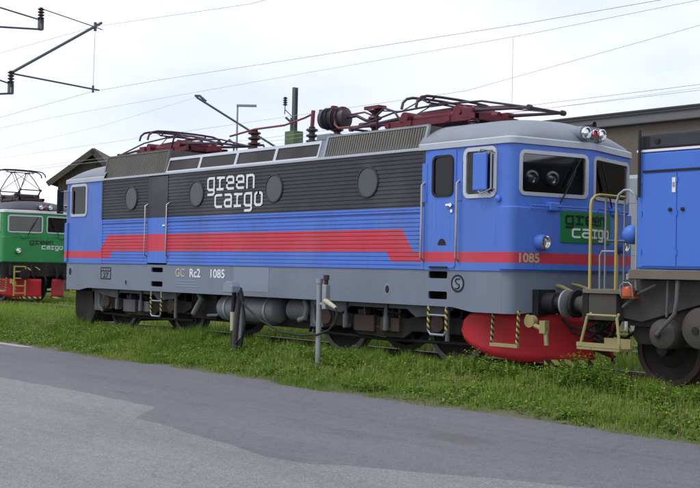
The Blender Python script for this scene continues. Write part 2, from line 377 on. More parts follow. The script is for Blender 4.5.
def stroke_word(mb, word, place, sx, sz, adv, th):
    """place(u, w, d) -> 3-D point; strokes as mitred ribbons with a little depth"""
    k = 0
    for i, ch in enumerate(word):
        for pl in GLYPH[ch]:
            pts = [Vector((p[0]*sx+i*adv, p[1]*sz)) for p in pl]; k += 1; L = []; Rr = []
            for j, p in enumerate(pts):
                d0 = (p-pts[j-1]).normalized() if j else (pts[1]-p).normalized()
                d1 = (pts[j+1]-p).normalized() if j < len(pts)-1 else d0
                if j == 0: p = p-d1*th*.5
                if j == len(pts)-1: p = p+d0*th*.5
                n = (Vector((-d0.y, d0.x))+Vector((-d1.y, d1.x))).normalized(); w = th/2/max(.5, n.dot(Vector((-d1.y, d1.x))))
                L.append(p+n*w); Rr.append(p-n*w)
            n = len(pts); e = k*.0004
            vs = [place(q.x, q.y, dd) for dd in (.004+e, 0) for q in L+Rr]
            fs = []
            for j in range(n-1):
                fs += [(j, j+1, n+j+1, n+j), (2*n+j+1, 2*n+j, 3*n+j, 3*n+j+1), (j, 2*n+j, 2*n+j+1, j+1), (n+j+1, 3*n+j+1, 3*n+j, n+j)]
            fs += [(0, n, 3*n, 2*n), (n-1, 3*n-1, 4*n-1, 2*n-1)]
            mb.add(vs, fs)
def text_mesh(txt, size, place, name, mat, parent, bold=.02, squeeze=1.0):
    cu = bpy.data.curves.new('t', 'FONT'); cu.body = txt; cu.size = size; cu.offset = bold*size; cu.resolution_u = 3
    o = bpy.data.objects.new('t', cu); COL.objects.link(o)
    me = bpy.data.meshes.new_from_object(o.evaluated_get(bpy.context.evaluated_depsgraph_get()))
    bpy.data.objects.remove(o); mb = MB(); mb.add([place(v.co.x*squeeze, v.co.y, .003) for v in me.vertices], [tuple(p.vertices) for p in me.polygons])
    return mb.build(name, mat, parent)

# ------------------------------------------------------------------ ground, road, tracks
GZ = -.17
def gz(y):                                   # ground height across the site
    if y < -3.35: return -.32
    if y < -1.9: return -.32+(y+3.35)/1.45*.24
    if y < -1.4: return -.08
    if y < -.95: return -.08-(y+1.4)/.45*.09
    return GZ
ys = [-400, -120, -40, -15, -8, -5, -3.6, -3.35]+[-3.35+1.45*k/8 for k in range(1, 9)]+[-1.65, -1.4, -1.2, -.95, 0, 1, 3, 6, 12, 30, 80, 200, 600]
xs = [-600, -200, -80, -40]+list(range(-30, 31, 2))+[40, 80, 200, 600]
g = MB(); nx = len(xs)
g.add([(x, y, gz(y)+(0 if abs(x) > 35 or y < -3.5 else .02*math.sin(x*1.3+y)*math.cos(x*.7))) for y in ys for x in xs],
      [(j*nx+i, j*nx+i+1, (j+1)*nx+i+1, (j+1)*nx+i) for j in range(len(ys)-1) for i in range(nx-1)])
tag(g.build('ground', 'soil', smooth=60), kind='structure')
def edge_y(x):
    return -3.28+.10*math.sin(x*.9)+.06*math.sin(x*2.3+1)+.03*math.sin(x*6.1)+.02*math.sin(x*13.7+.5)
rd = MB(); xx = [-120, -60, -30]+[-20+.25*k for k in range(0, 185)]+[40, 80, 150]
rd.add([p for x in xx for p in ((x, -60, -.30), (x, edge_y(x), -.30))]+[p for x in xx for p in ((x, edge_y(x), -.36),)],
       [(2*i, 2*i+2, 2*i+3, 2*i+1) for i in range(len(xx)-1)]+[(2*i+1, 2*i+3, 2*len(xx)+i+1, 2*len(xx)+i) for i in range(len(xx)-1)])
tag(rd.build('road', 'asphalt_old'), kind='structure')
bnd = [(-120, -6.6), (-40, -6.5), (-8, -6.42), (.76, -6.40), (3, -6.28), (5.0, -6.30), (5.25, -6.33), (5.9, -7.02), (6.6, -7.03), (7.0, -7.12), (8.2, -7.25), (8.9, -7.36), (9.35, -7.32), (9.69, -7.06), (10.75, -6.50), (11.76, -6.05), (14, -5.6), (20, -5.2), (60, -5.0)]
bp = []
for (xa, ya), (xb, yb) in zip(bnd[:-1], bnd[1:]):
    n = max(1, int(math.hypot(xb-xa, yb-ya)/.12)) if -10 < xa < 20 else 4
    for k in range(n): bp.append((xa+(xb-xa)*k/n+random.uniform(-.012, .012), ya+(yb-ya)*k/n+random.uniform(-.018, .018)))
bp.append(bnd[-1]); ov = MB(); n = len(bp)
ov.add([p for x, y in bp for p in ((x, y-.05, -.2995), (x, y, -.295), (x, edge_y(x)-.02-.02*math.sin(x*3), -.293))],
       [f for i in range(n-1) for f in ((3*i, 3*i+3, 3*i+4, 3*i+1), (3*i+1, 3*i+4, 3*i+5, 3*i+2))])
tag(ov.build('road_resurfacing', 'asphalt_new'), kind='structure')
# light dirt spilled on the verge edge
ds = MB(); pts = [(-6.2+.9*math.cos(a)*1.9+.1*math.sin(5*a), -3.42+.16*math.sin(a)+.03*math.sin(3*a)) for a in [2*math.pi*k/28 for k in range(28)]]
ds.add([(x, y, -.288) for x, y in pts]+[(-6.2, -3.42, -.275)], [(i, (i+1) % 28, 28) for i in range(28)])
paint('grit', (.16, .15, .14), .95, amount=.5)
paint('sand', (.34, .32, .29), .95, amount=.4, bmp=.4)
tag(ds.build('sand_patch', 'sand'), kind='structure')

RP = [(-.07, -.172), (.07, -.172), (.07, -.155), (.012, -.135), (.012, -.045), (.036, -.035), (.036, -.003), (.03, 0), (-.03, 0), (-.036, -.003), (-.036, -.035), (-.012, -.045), (-.012, -.135), (-.07, -.155)]
slp = None
def track(y, x0, x1, sx0, sx1, label):
    global slp
    rt_ = empty('railway_track', (0, y, 0), label, 'railway track', 'railway tracks of the yard')
    for s in (-.7535, .7535):
        mb = MB(); n = len(RP)
        mb.add([(x, s+p, q) for x in (x0, x1) for p, q in RP], [tuple(range(n)), tuple(range(n, 2*n))]+[(k, (k+1) % n, n+(k+1) % n, n+k) for k in range(n)])
        for i, f in enumerate(mb.f):
            if i in (2+7,): mb.m[i] = 1
        mb.build('rail', ['rail', 'rail_head'], rt_)
    x = sx0
    while x < sx1:
        if slp is None:
            slp = MB().box(-.12, .12, -1.28, 1.28, -.34, -.165).build('sleeper', 'sleeper', rt_, bevel=.01); slp.location = (x, 0, 0)
        else: dup(slp, rt_, (x, 0, random.uniform(-.008, .008)))
        x += .62
track(0, -90, 60, -14, 13, 'nearest railway track in the grass, under the blue electric locomotive')
track(5.35, -90, 60, -26, 4, 'middle railway track under the green locomotive')
track(10.4, -90, 60, -30, -8, 'rearmost railway track of the yard, behind the green locomotive\'s track')

# ------------------------------------------------------------------ grass and weeds
def hash2(x, y, s):
    i = np.floor(x/s); j = np.floor(y/s); fx = x/s-i; fy = y/s-j; fx = fx*fx*(3-2*fx); fy = fy*fy*(3-2*fy)
    h = lambda a, b_: np.modf(np.abs(np.sin(a*127.1+b_*311.7+s*7)*43758.5453))[0]
    return (h(i, j)*(1-fx)+h(i+1, j)*fx)*(1-fy)+(h(i, j+1)*(1-fx)+h(i+1, j+1)*fx)*fy
gyv = np.vectorize(gz)
def blades(name, label, x, y, h, w, tint, lean=.45, mat='grass_blade'):
    n = len(x); z = gyv(y); a = rng.uniform(0, 2*np.pi, n); l = rng.uniform(.1, lean, n)*h; b_ = rng.uniform(0, 2*np.pi, n)
    dx, dy = np.cos(a)*w/2, np.sin(a)*w/2; lx, ly = np.cos(b_)*l, np.sin(b_)*l
    V = np.empty((n, 5, 3))
    V[:, 0] = np.stack([x-dx, y-dy, z-.02], 1); V[:, 1] = np.stack([x+dx, y+dy, z-.02], 1)
    V[:, 2] = np.stack([x+dx*.8+lx*.35, y+dy*.8+ly*.35, z+h*.6], 1); V[:, 3] = np.stack([x-dx*.8+lx*.35, y-dy*.8+ly*.35, z+h*.6], 1)
    V[:, 4] = np.stack([x+lx, y+ly, z+h*(1-.25*l/np.maximum(h, .01))], 1)
    me = bpy.data.meshes.new(name); me.vertices.add(n*5); me.vertices.foreach_set('co', V.ravel())
    me.loops.add(n*7); me.polygons.add(n*2)
    o = np.arange(n)[:, None]*5
    me.loops.foreach_set('vertex_index', np.concatenate([o+np.array([0, 1, 2, 3]), o+np.array([3, 2, 4])], 1).ravel().astype(np.int32))
    st = np.stack([np.arange(n)*7, np.arange(n)*7+4], 1).ravel().astype(np.int32); me.polygons.foreach_set('loop_start', st)
    me.update(calc_edges=True); me.validate()
    at_ = me.attributes.new('tint', 'FLOAT', 'POINT'); at_.data.foreach_set('value', np.repeat(np.clip(tint, 0, 1), 5).astype(np.float32))
    me.materials.append(MATS[mat]); ob = bpy.data.objects.new(name, me); COL.objects.link(ob)
    return tag(ob, label, 'grass', kind='stuff')
def scatter(n, x0, x1, y0, y1): return rng.uniform(x0, x1, n), rng.uniform(y0, y1, n)
x, y = scatter(210000, -15, 14, -3.42, -.86)
cl = hash2(x, y, .55)*.5+hash2(x, y, .17)*.3+hash2(x, y, 1.7)*.2
edge = -3.28+.10*np.sin(x*.9)+.06*np.sin(x*2.3+1)+.05*np.sin(x*6.1)-.14*(hash2(x, x*0, .45)-.5)-.10*(hash2(x+50, x*0, .16)-.5)
keep = (y > edge+rng.exponential(.05, len(x))-.07) & (rng.uniform(0, 1, len(x)) < .35+cl*1.1)
keep &= (rng.uniform(0, 1, len(x)) < np.clip((y-edge)*6+.35, 0, 1))
x, y, cl, edge = x[keep], y[keep], cl[keep], edge[keep]
tall = np.clip((cl-.5)*3, 0, 1)
h = (.045+.11*cl+.16*tall*tall+.20*np.clip((y+2.1)*1.1, 0, 1)*hash2(x+3, y, .35)*1.4)*rng.uniform(.45, 1.25, len(x))*np.clip(.30+(y-edge)*.9, .30, 1)
blades('grass', 'green grass verge between the road and the nearest track', x, y, h, rng.uniform(.004, .010, len(x)), .06+.50*hash2(x+9, y, 1.1)**1.3+.12*(hash2(x, y+31, 2.3) > .6)+.28*hash2(x, y+5, .21)+rng.normal(0, .15, len(x))+.4*(rng.uniform(0, 1, len(x)) < .09))
x, y = scatter(26000, -15, 14, -.7, .72)
keep = hash2(x, y, .9) > .42; x, y = x[keep], y[keep]
blades('grass', 'short grass growing between the rails of the nearest track', x, y, rng.uniform(.04, .17, len(x)), rng.uniform(.006, .014, len(x)), .4+rng.normal(0, .15, len(x)))
x, y = scatter(95000, -45, 12, .9, 14)
blades('grass', 'grass of the yard beyond the nearest track', x, y, rng.uniform(.08, .30, len(x)), rng.uniform(.012, .026, len(x)), .45+.3*hash2(x, y, 1.5)+rng.normal(0, .12, len(x)))
x, y = scatter(70000, -40, -9, -3.3, 1.2)
blades('grass', 'grass verge far along the near track to the left', x, y, rng.uniform(.08, .34, len(x)), rng.uniform(.010, .02, len(x)), .35+.3*hash2(x, y, 1.5)+rng.normal(0, .12, len(x)))
x, y = scatter(5200, -15, 14, -3.2, -1.0); keep = hash2(x, y, .7) > .45; x, y = x[keep], y[keep]
blades('dry_stalks', 'dry straw stalks standing in the grass verge', x, y, rng.uniform(.14, .42, len(x))*np.clip(.5+(y+3.2)*.5, .5, 1), rng.uniform(.003, .006, len(x)), rng.uniform(.75, 1, len(x)), .35)
gv_ = MB()
for _ in range(1500):
    px = random.uniform(-13, 13); py = edge_y(px)-abs(random.gauss(0, .09))+.03; q = random.uniform(.004, .014); zz = -.292
    gv_.add([(px+q, py, zz), (px-.4*q, py+q*.9, zz), (px-.6*q, py-.8*q, zz), (px+.1*q, py, zz+q*.9)], [(0, 1, 3), (1, 2, 3), (2, 0, 3)])
tag(gv_.build('gravel', 'grit'), 'loose grit along the edge of the road', 'gravel', kind='stuff')
# leafy weeds: stems with many small leaves, tallest beside the plough and the coupling
def weed_patch(name, label, spots, hmax):
    V = []; F = []; T = []
    for (cx, cy, rad, ns, hh) in spots:
        for _ in range(ns):
            a = random.uniform(0, 6.28); rr_ = rad*math.sqrt(random.random()); px, py = cx+rr_*math.cos(a)*1.5, cy+rr_*math.sin(a)*.6
            py = max(py, -3.2)
            H = hh*random.uniform(.45, 1)*(1-.5*rr_/rad); la = random.uniform(0, 6.28); ll = random.uniform(0, .3)*H; z0 = gz(py); tt = random.gauss(.42, .2)
            for k in range(int(7+H*36)):
                f = random.uniform(.1, 1); P = Vector((px+math.cos(la)*ll*f, py+math.sin(la)*ll*f, z0+H*f))
                an = random.uniform(0, 6.28); L = random.uniform(.03, .085)*(1.15-.6*f); dr = Vector((math.cos(an), math.sin(an), random.uniform(-.2, .7))).normalized()
                sd = dr.cross(Vector((0, 0, 1))).normalized()*L*random.uniform(.2, .38); i = len(V)
                V += [P, P+dr*L*.5+sd, P+dr*L, P+dr*L*.5-sd]; F.append((i, i+1, i+2, i+3)); T += [tt+random.gauss(0, .1)]*4
            i = len(V); s_ = .004; tp = Vector((px+math.cos(la)*ll, py+math.sin(la)*ll, z0+H))
            V += [Vector((px-s_, py, z0-.02)), Vector((px+s_, py, z0-.02)), tp]; F.append((i, i+1, i+2)); T += [tt]*3
    me = bpy.data.meshes.new(name); me.from_pydata([tuple(v) for v in V], [], F)
    at_ = me.attributes.new('tint', 'FLOAT', 'POINT'); at_.data.foreach_set('value', np.clip(np.array(T, dtype=np.float32), 0, 1))
    me.materials.append(MATS['grass_blade']); ob = bpy.data.objects.new(name, me); COL.objects.link(ob)
    return tag(ob, label, 'weeds', kind='stuff')
sp = [(random.uniform(-12, 13), random.uniform(-3.0, -1.2), random.uniform(.15, .5), random.randint(6, 26), random.uniform(.08, .24)) for _ in range(560)]
sp += [(random.uniform(-12, 13), random.uniform(-1.9, -1.15), random.uniform(.2, .45), random.randint(10, 26), random.uniform(.2, .42)) for _ in range(190)]
weed_patch('weeds', 'low leafy weeds through the grass verge', sp, .3)
weed_patch('weeds', 'tall bushy weeds beside the red snow plough', [(6.2, -1.55, .40, 130, .52), (6.75, -1.6, .35, 90, .46), (7.3, -1.5, .3, 50, .40), (5.75, -1.6, .3, 50, .38), (5.2, -1.6, .3, 30, .3)], .5)
weed_patch('weeds', 'tall bushy weeds under the yellow step of the diesel locomotive', [(8.3, -1.75, .42, 190, .66), (8.0, -1.6, .3, 100, .58), (8.7, -1.8, .3, 100, .58), (9.4, -1.8, .5, 90, .42)], .5)
weed_patch('weeds', 'leafy weeds round the grey feed post', [(3.45, -2.0, .32, 36, .45), (3.0, -1.9, .35, 30, .34), (3.9, -2.2, .4, 30, .28), (1.0, -1.9, .3, 20, .3)], .5)
weed_patch('weeds', 'leafy weeds in front of the far bogie on the left', [(-4.5, -1.6, .5, 50, .36), (-3.4, -1.5, .4, 40, .34), (-1.7, -1.5, .5, 40, .34), (-.8, -1.6, .4, 30, .33), (-6, -1.6, .5, 30, .25)], .5)
fb = MB()
for _ in range(70):
    px = random.gauss(2, 7); py = random.uniform(-3.0, -1.3); z = gz(py)+random.uniform(.10, .28); q = random.uniform(.006, .012)
    fb.add([(px+q*math.cos(k*1.2566), py-.3*q, z+q*math.sin(k*1.2566)) for k in range(5)]+[(px, py-q*.9, z)], [(k, (k+1) % 5, 5) for k in range(5)])
tag(fb.build('wildflowers', 'flower'), 'tiny yellow wildflowers dotted over the grass verge', 'flowers', kind='stuff')

# ------------------------------------------------------------------ electric locomotive
NF = 7.0117
def front_path(off, x0=5.06, tl=.13, apex=.07):
    C = Vector(((NF+off-.2005*(1.5+off))/.9797, -1.5-off)); A = Vector(((NF+off)/.9797, 0)); t_ = (A-C).normalized()
    def bez(p, q, r_, n=7): return [p*(1-k/n)**2+q*2*(k/n)*(1-k/n)+r_*(k/n)**2 for k in range(n+1)]
    P = [Vector((x0, -1.5-off))] if x0 < C.x-tl-.01 else []
    P += bez(C-Vector((tl, 0)), C, C+t_*tl)
    A0 = A-t_*apex; A1 = Vector((A0.x, -A0.y)); P += bez(A0, A, A1, 5)
    P += [Vector((p.x, -p.y)) for p in reversed(P[:-6])]
    return [(p.x, p.y) for p in P]
def fx(y): return (NF-.2005*abs(y))/.9797          # front surface at a given y
TF = Vector((.2005, .9797, 0)); NFv = Vector((.9797, -.2005, 0))
def flip(mb, end):
    if end < 0: mb.v = [(-x, -y, z) for x, y, z in mb.v]
    return mb
def win_set(mbf, mbg, rect, r, w, o, U, V):
    """frame ring proud of the wall and a pane set back in it"""
    x0, y0, x1, y1 = rect; N = Vector(U).normalized().cross(Vector(V)); o = Vector(o)
    mbf.plate(rrect(x0, y0, x1, y1, r), [rrect(x0+w, y0+w, x1-w, y1-w, max(.01, r-w))], o+N*.018, U, V, .05)
    mbg.plate(rrect(x0+w*.6, y0+w*.6, x1-w*.6, y1-w*.6, max(.01, r-w*.6)), [], o-N*.008, U, V, .008)
def insul(mb, x, y, z0, z1, r=.085, n=4):
    h = z1-z0; prof = [(r*.5, 0)]
    for k in range(n): prof += [(r*.5, h*(k+.05)/n), (r, h*(k+.35)/n), (r*.95, h*(k+.6)/n), (r*.5, h*(k+.75)/n)]
    prof += [(r*.55, h), (.001, h)]
    return mb.rev(prof, (x, y, z0), (0, 0, 1), 14)

def pantograph(root, xc, d, kdx, kz, hz, zb, deck, bmat='maroon'):
    b_ = MB()
    for s in (-1, 1):
        b_.bar((xc-1.05, s*.48, zb), (xc+1.05, s*.48, zb), .09, .10)
        b_.tube([(xc-.85, s*.30, zb+.10), (xc+.85, s*.30, zb+.10)], .075, 12)
    for q in (-1.0, -.45, .45, 1.0): b_.bar((xc+q, -.55, zb+.01), (xc+q, .55, zb+.01), .10, .09)
    b_.box(xc-.35, xc+.35, -.36, .36, zb-.03, zb+.19)
    b_.cyl((xc-.62, -.5, zb+.13), (xc-.62, .5, zb+.13), .09); b_.cyl((xc+.62, -.5, zb+.13), (xc+.62, .5, zb+.13), .09)
    b_.bar((xc+d*-1.0, 0, zb), (xc+d*-1.5, 0, zb), .12, .09)
    base = b_.build('pantograph', bmat, root, 40)
    for qx in (-.98, .98):
        for qy in (-.48, .48): insul(MB(), xc+qx, qy, deck, zb-.05, .10, 3).build('insulator', 'insulator', base, 60)
    for sx in (-1, 1):
        kx = xc+sx*kdx
        la = MB()
        for s in (-1, 1): la.tube([(xc+sx*.62, s*.46, zb+.13), (kx, s*.42, kz)], [.035, .022], 8)
        la.tube([(kx, -.46, kz), (kx, .46, kz)], .022, 8)
        for s in (-1, 1): la.cyl((kx, s*.42-.035, kz), (kx, s*.42+.035, kz), .045)
        la.build('lower_arm', 'panto_dark', base, 40)
        ua = MB()
        for s in (-1, 1):
            mid = (xc+sx*kdx*.5, s*.36, (kz+hz)/2+.05)
            ua.tube([(kx, s*.42, kz), mid, (xc+sx*.10, s*.30, hz-.06)], .018, 8)
        ua.tube([(kx, -.42, kz), (xc+sx*.12, .30, hz-.05)], .011, 6)
        ua.tube([(kx, .42, kz), (xc+sx*.12, -.30, hz-.05)], .011, 6)
        ua.build('upper_arm', 'panto_dark', base, 40)
        hd = MB()
        hd.tube([(xc+sx*.17, y_, hz+z_) for y_, z_ in ((-1.0, -.20), (-.97, -.09), (-.88, -.015), (-.74, .02), (-.4, .035), (0, .04), (.4, .035), (.74, .02), (.88, -.015), (.97, -.09), (1.0, -.20))], .024, 8)
        hd.build('collector_bow', 'panto_dark', base, 40)
    h2 = MB()
    for s in (-1, 1):
        h2.tube([(xc-.17, s*.55, hz+.02), (xc, s*.55, hz-.05), (xc+.17, s*.55, hz+.02)], .016, 6)
        h2.bar((xc-.2, s*.3, hz-.06), (xc+.2, s*.3, hz-.06), .05, .05)
    h2.tube([(xc, -.58, hz-.05), (xc, .58, hz-.05)], .018, 6)
    h2.build('collector_frame', 'panto_dark', base, 40)
    if kz < 4.2:
        for s in (-1, 1):
            MB().tube([(xc-d*.55, s*.62, zb+.02), (xc-d*.70, s*.66, zb+.22), (xc-d*.95, s*.66, zb+.30), (xc-d*1.15, s*.64, zb+.20), (xc-d*1.2, s*.60, zb-.05)], .020, 8).build('guide_hoop', 'panto_dark', base, 50)
            MB().tube([(xc-.55, s*.18, zb+.20), (xc+.55, s*.18, zb+.22)], .045, 10).build('lifting_spring', 'panto_dark', base, 40)
            MB().box(xc+d*.75, xc+d*.98, s*.44-.09, s*.44+.09, zb-.02, zb+.16).build('bearing_block', 'maroon', base, bevel=.015)
    return base

def bogie(root, xc):
    b_ = MB()
    for s in (-1, 1):
        y0 = 1.0*s-.07; pr = [(-2.05, .62), (-1.75, .50), (-.75, .50), (-.55, .38), (.55, .38), (.75, .50), (1.75, .50), (2.05, .62), (2.05, .74), (1.0, .78), (.6, .70), (-.6, .70), (-1.0, .78), (-2.05, .74)]
        b_.plate(pr, [], (xc, y0, 0), (1, 0, 0), (0, 0, 1), -.14)
    b_.box(xc-.3, xc+.3, -.93, .93, .40, .78)
    for q in (-2.0, 2.0): b_.box(xc+q-.06, xc+q+.06, -.93, .93, .58, .72)
    fr_ = b_.build('bogie', 'bogie', root, bevel=.012)
    for q in (-1.35, 1.35):
        ax = MB().cyl((xc+q, -1.0, .65), (xc+q, 1.0, .65), .085, n=16); ax.build('axle', 'bogie', fr_, 40)
        for s in (-1, 1):
            w = MB(); yc = s*.7535
            w.mi = 1; w.rev([(.56, -.065), (.648, -.065), (.652, .02), (.678, .045), (.678, .068), (.56, .068)], (xc+q, yc, .65), (0, -s, 0), 48)
            w.mi = 0; w.rev([(.565, -.045), (.545, -.03), (.30, .015), (.22, -.03), (.17, -.075), (.08, -.08), (.001, -.08)], (xc+q, yc, .65), (0, -s, 0), 48)
            w.rev([(.565, .045), (.3, .05), (.1, .09), (.001, .09)], (xc+q, yc, .65), (0, -s, 0), 32)
            w.build('wheel', ['bogie', 'tyre'], fr_, 35)
            ab = MB(); ab.box(xc+q-.17, xc+q+.17, s*1.14-.09, s*1.14+.09, .48, .80); ab.cyl((xc+q, s*1.2, .65), (xc+q, s*1.28, .65), .14, n=16)
            ab.build('axle_box', 'rust', fr_, 40, bevel=.012)
            for k in (-.31, .31):
                sg = MB(); tu = [(xc+q+k+.07*math.cos(a), s*1.1+.07*math.sin(a), .50+.30*a/(2*math.pi*4.5)) for a in [j*.6 for j in range(48)]]
                sg.tube(tu, .018, 6); sg.build('spring', 'bogie', fr_, 60)
            br = MB(); sgn = 1 if q > 0 else -1
            br.box(xc+q-sgn*.78, xc+q-sgn*.69, s*.7535-.05, s*.7535+.05, .42, .78); br.bar((xc+q-sgn*.74, s*.75, .8), (xc+q-sgn*.74, s*.75, .98), .05, .05)
            br.build('brake_shoe', 'rust', fr_, bevel=.008)
    for s in (-1, 1):
        sp_ = MB(); sp_.prism([(-1.75, .93), (1.75, .93), (1.55, .80), (.9, .74), (.7, .86), (-.7, .86), (-.9, .74), (-1.55, .80)], (xc, s*1.30, 0), (1, 0, 0), (0, 0, 1), .05)
        sp_.build('frame_plate', 'bogie_grey', fr_, bevel=.006)
        for q in (-.75, .25):
            dm = MB(); dm.cyl((xc+q, s*1.33, .50), (xc+q, s*1.33, .72), .05); dm.cyl((xc+q, s*1.33, .72), (xc+q, s*1.33, .95), .028); dm.cyl((xc+q, s*1.24, .52), (xc+q, s*1.36, .52), .04)
            dm.build('damper', 'bogie_grey', fr_, 40)
        bx_ = MB(); bx_.box(xc-.62, xc-.12, s*1.18-.08, s*1.18+.08, .45, .72); bx_.box(xc+.06, xc+.5, s*1.2-.08, s*1.2+.08, .48, .70)
        bx_.build('equipment_case', 'rust' if xc > 0 else 'bogie_grey', fr_, bevel=.01)
        pp = MB(); pp.tube([(xc+1.62, s*1.32, .95), (xc+1.62, s*1.32, .40)], .035, 8); pp.tube([(xc-1.7, s*1.25, .9), (xc-1.62, s*1.3, .55), (xc-1.45, s*1.3, .42)], .03, 8)
        pp.build('sand_pipe', 'bogie_grey', fr_, 40)
    rr2 = random.Random(int(xc*10))
    for s in (-1, 1):
        for k in range(7):
            x0 = xc+rr2.uniform(-1.9, 1.6); z0 = rr2.uniform(.55, .9); L = rr2.uniform(.3, .9); y0 = s*rr2.uniform(1.12, 1.3)
            MB().tube([(x0, y0, .93), (x0+.03, y0, z0), (x0+.10, y0, z0-.06), (x0+L, y0, z0-.06-rr2.uniform(0, .1)), (x0+L+.06, y0, .92)], rr2.uniform(.012, .024), 6).build('brake_pipe', 'bogie' if k % 3 else 'bogie_grey', fr_, 50)
        for k in range(5):
            x0 = xc+rr2.uniform(-1.9, 1.8); w_ = rr2.uniform(.08, .22); z0 = rr2.uniform(.42, .7)
            MB().box(x0, x0+w_, s*1.12-.06, s*1.12+.06, z0, z0+rr2.uniform(.08, .22)).build('valve_box', ('bogie', 'rust', 'bogie_grey')[k % 3], fr_, bevel=.01)
        MB().tube([(xc-1.9, s*1.06, .36), (xc, s*1.06, .33), (xc+1.9, s*1.06, .36)], .03, 8).build('brake_rod', 'bogie', fr_, 50)
        for q in (-2.02, -.62, .62, 2.02): MB().bar((xc+q, s*1.06, .34), (xc+q*.97, s*1.06, .62), .05, .03).build('brake_hanger', 'bogie', fr_)
    return fr_

def ladder(root, x0, x1, y, z0, z1, mat, rungs, striped=None, name='ladder', back=.0):
    l = MB()
    l.tube([(x0, y+back, z1), (x0, y, z0+.06), (x0+.05, y, z0), (x1-.05, y, z0), (x1, y, z0+.06), (x1, y+back, z1)], .018, 8)
    for z in rungs: l.tube([(x0, y, z), (x1, y, z)], .016, 8)
    o = l.build(name, mat, root, 40)
    if striped:
        s = MB()
        for x in striped: s.cyl((x, y, z0+.07), (x, y, z0+.42), .023, n=8)
        s.build('hazard_tape', 'hazard', o, 40)
    return o

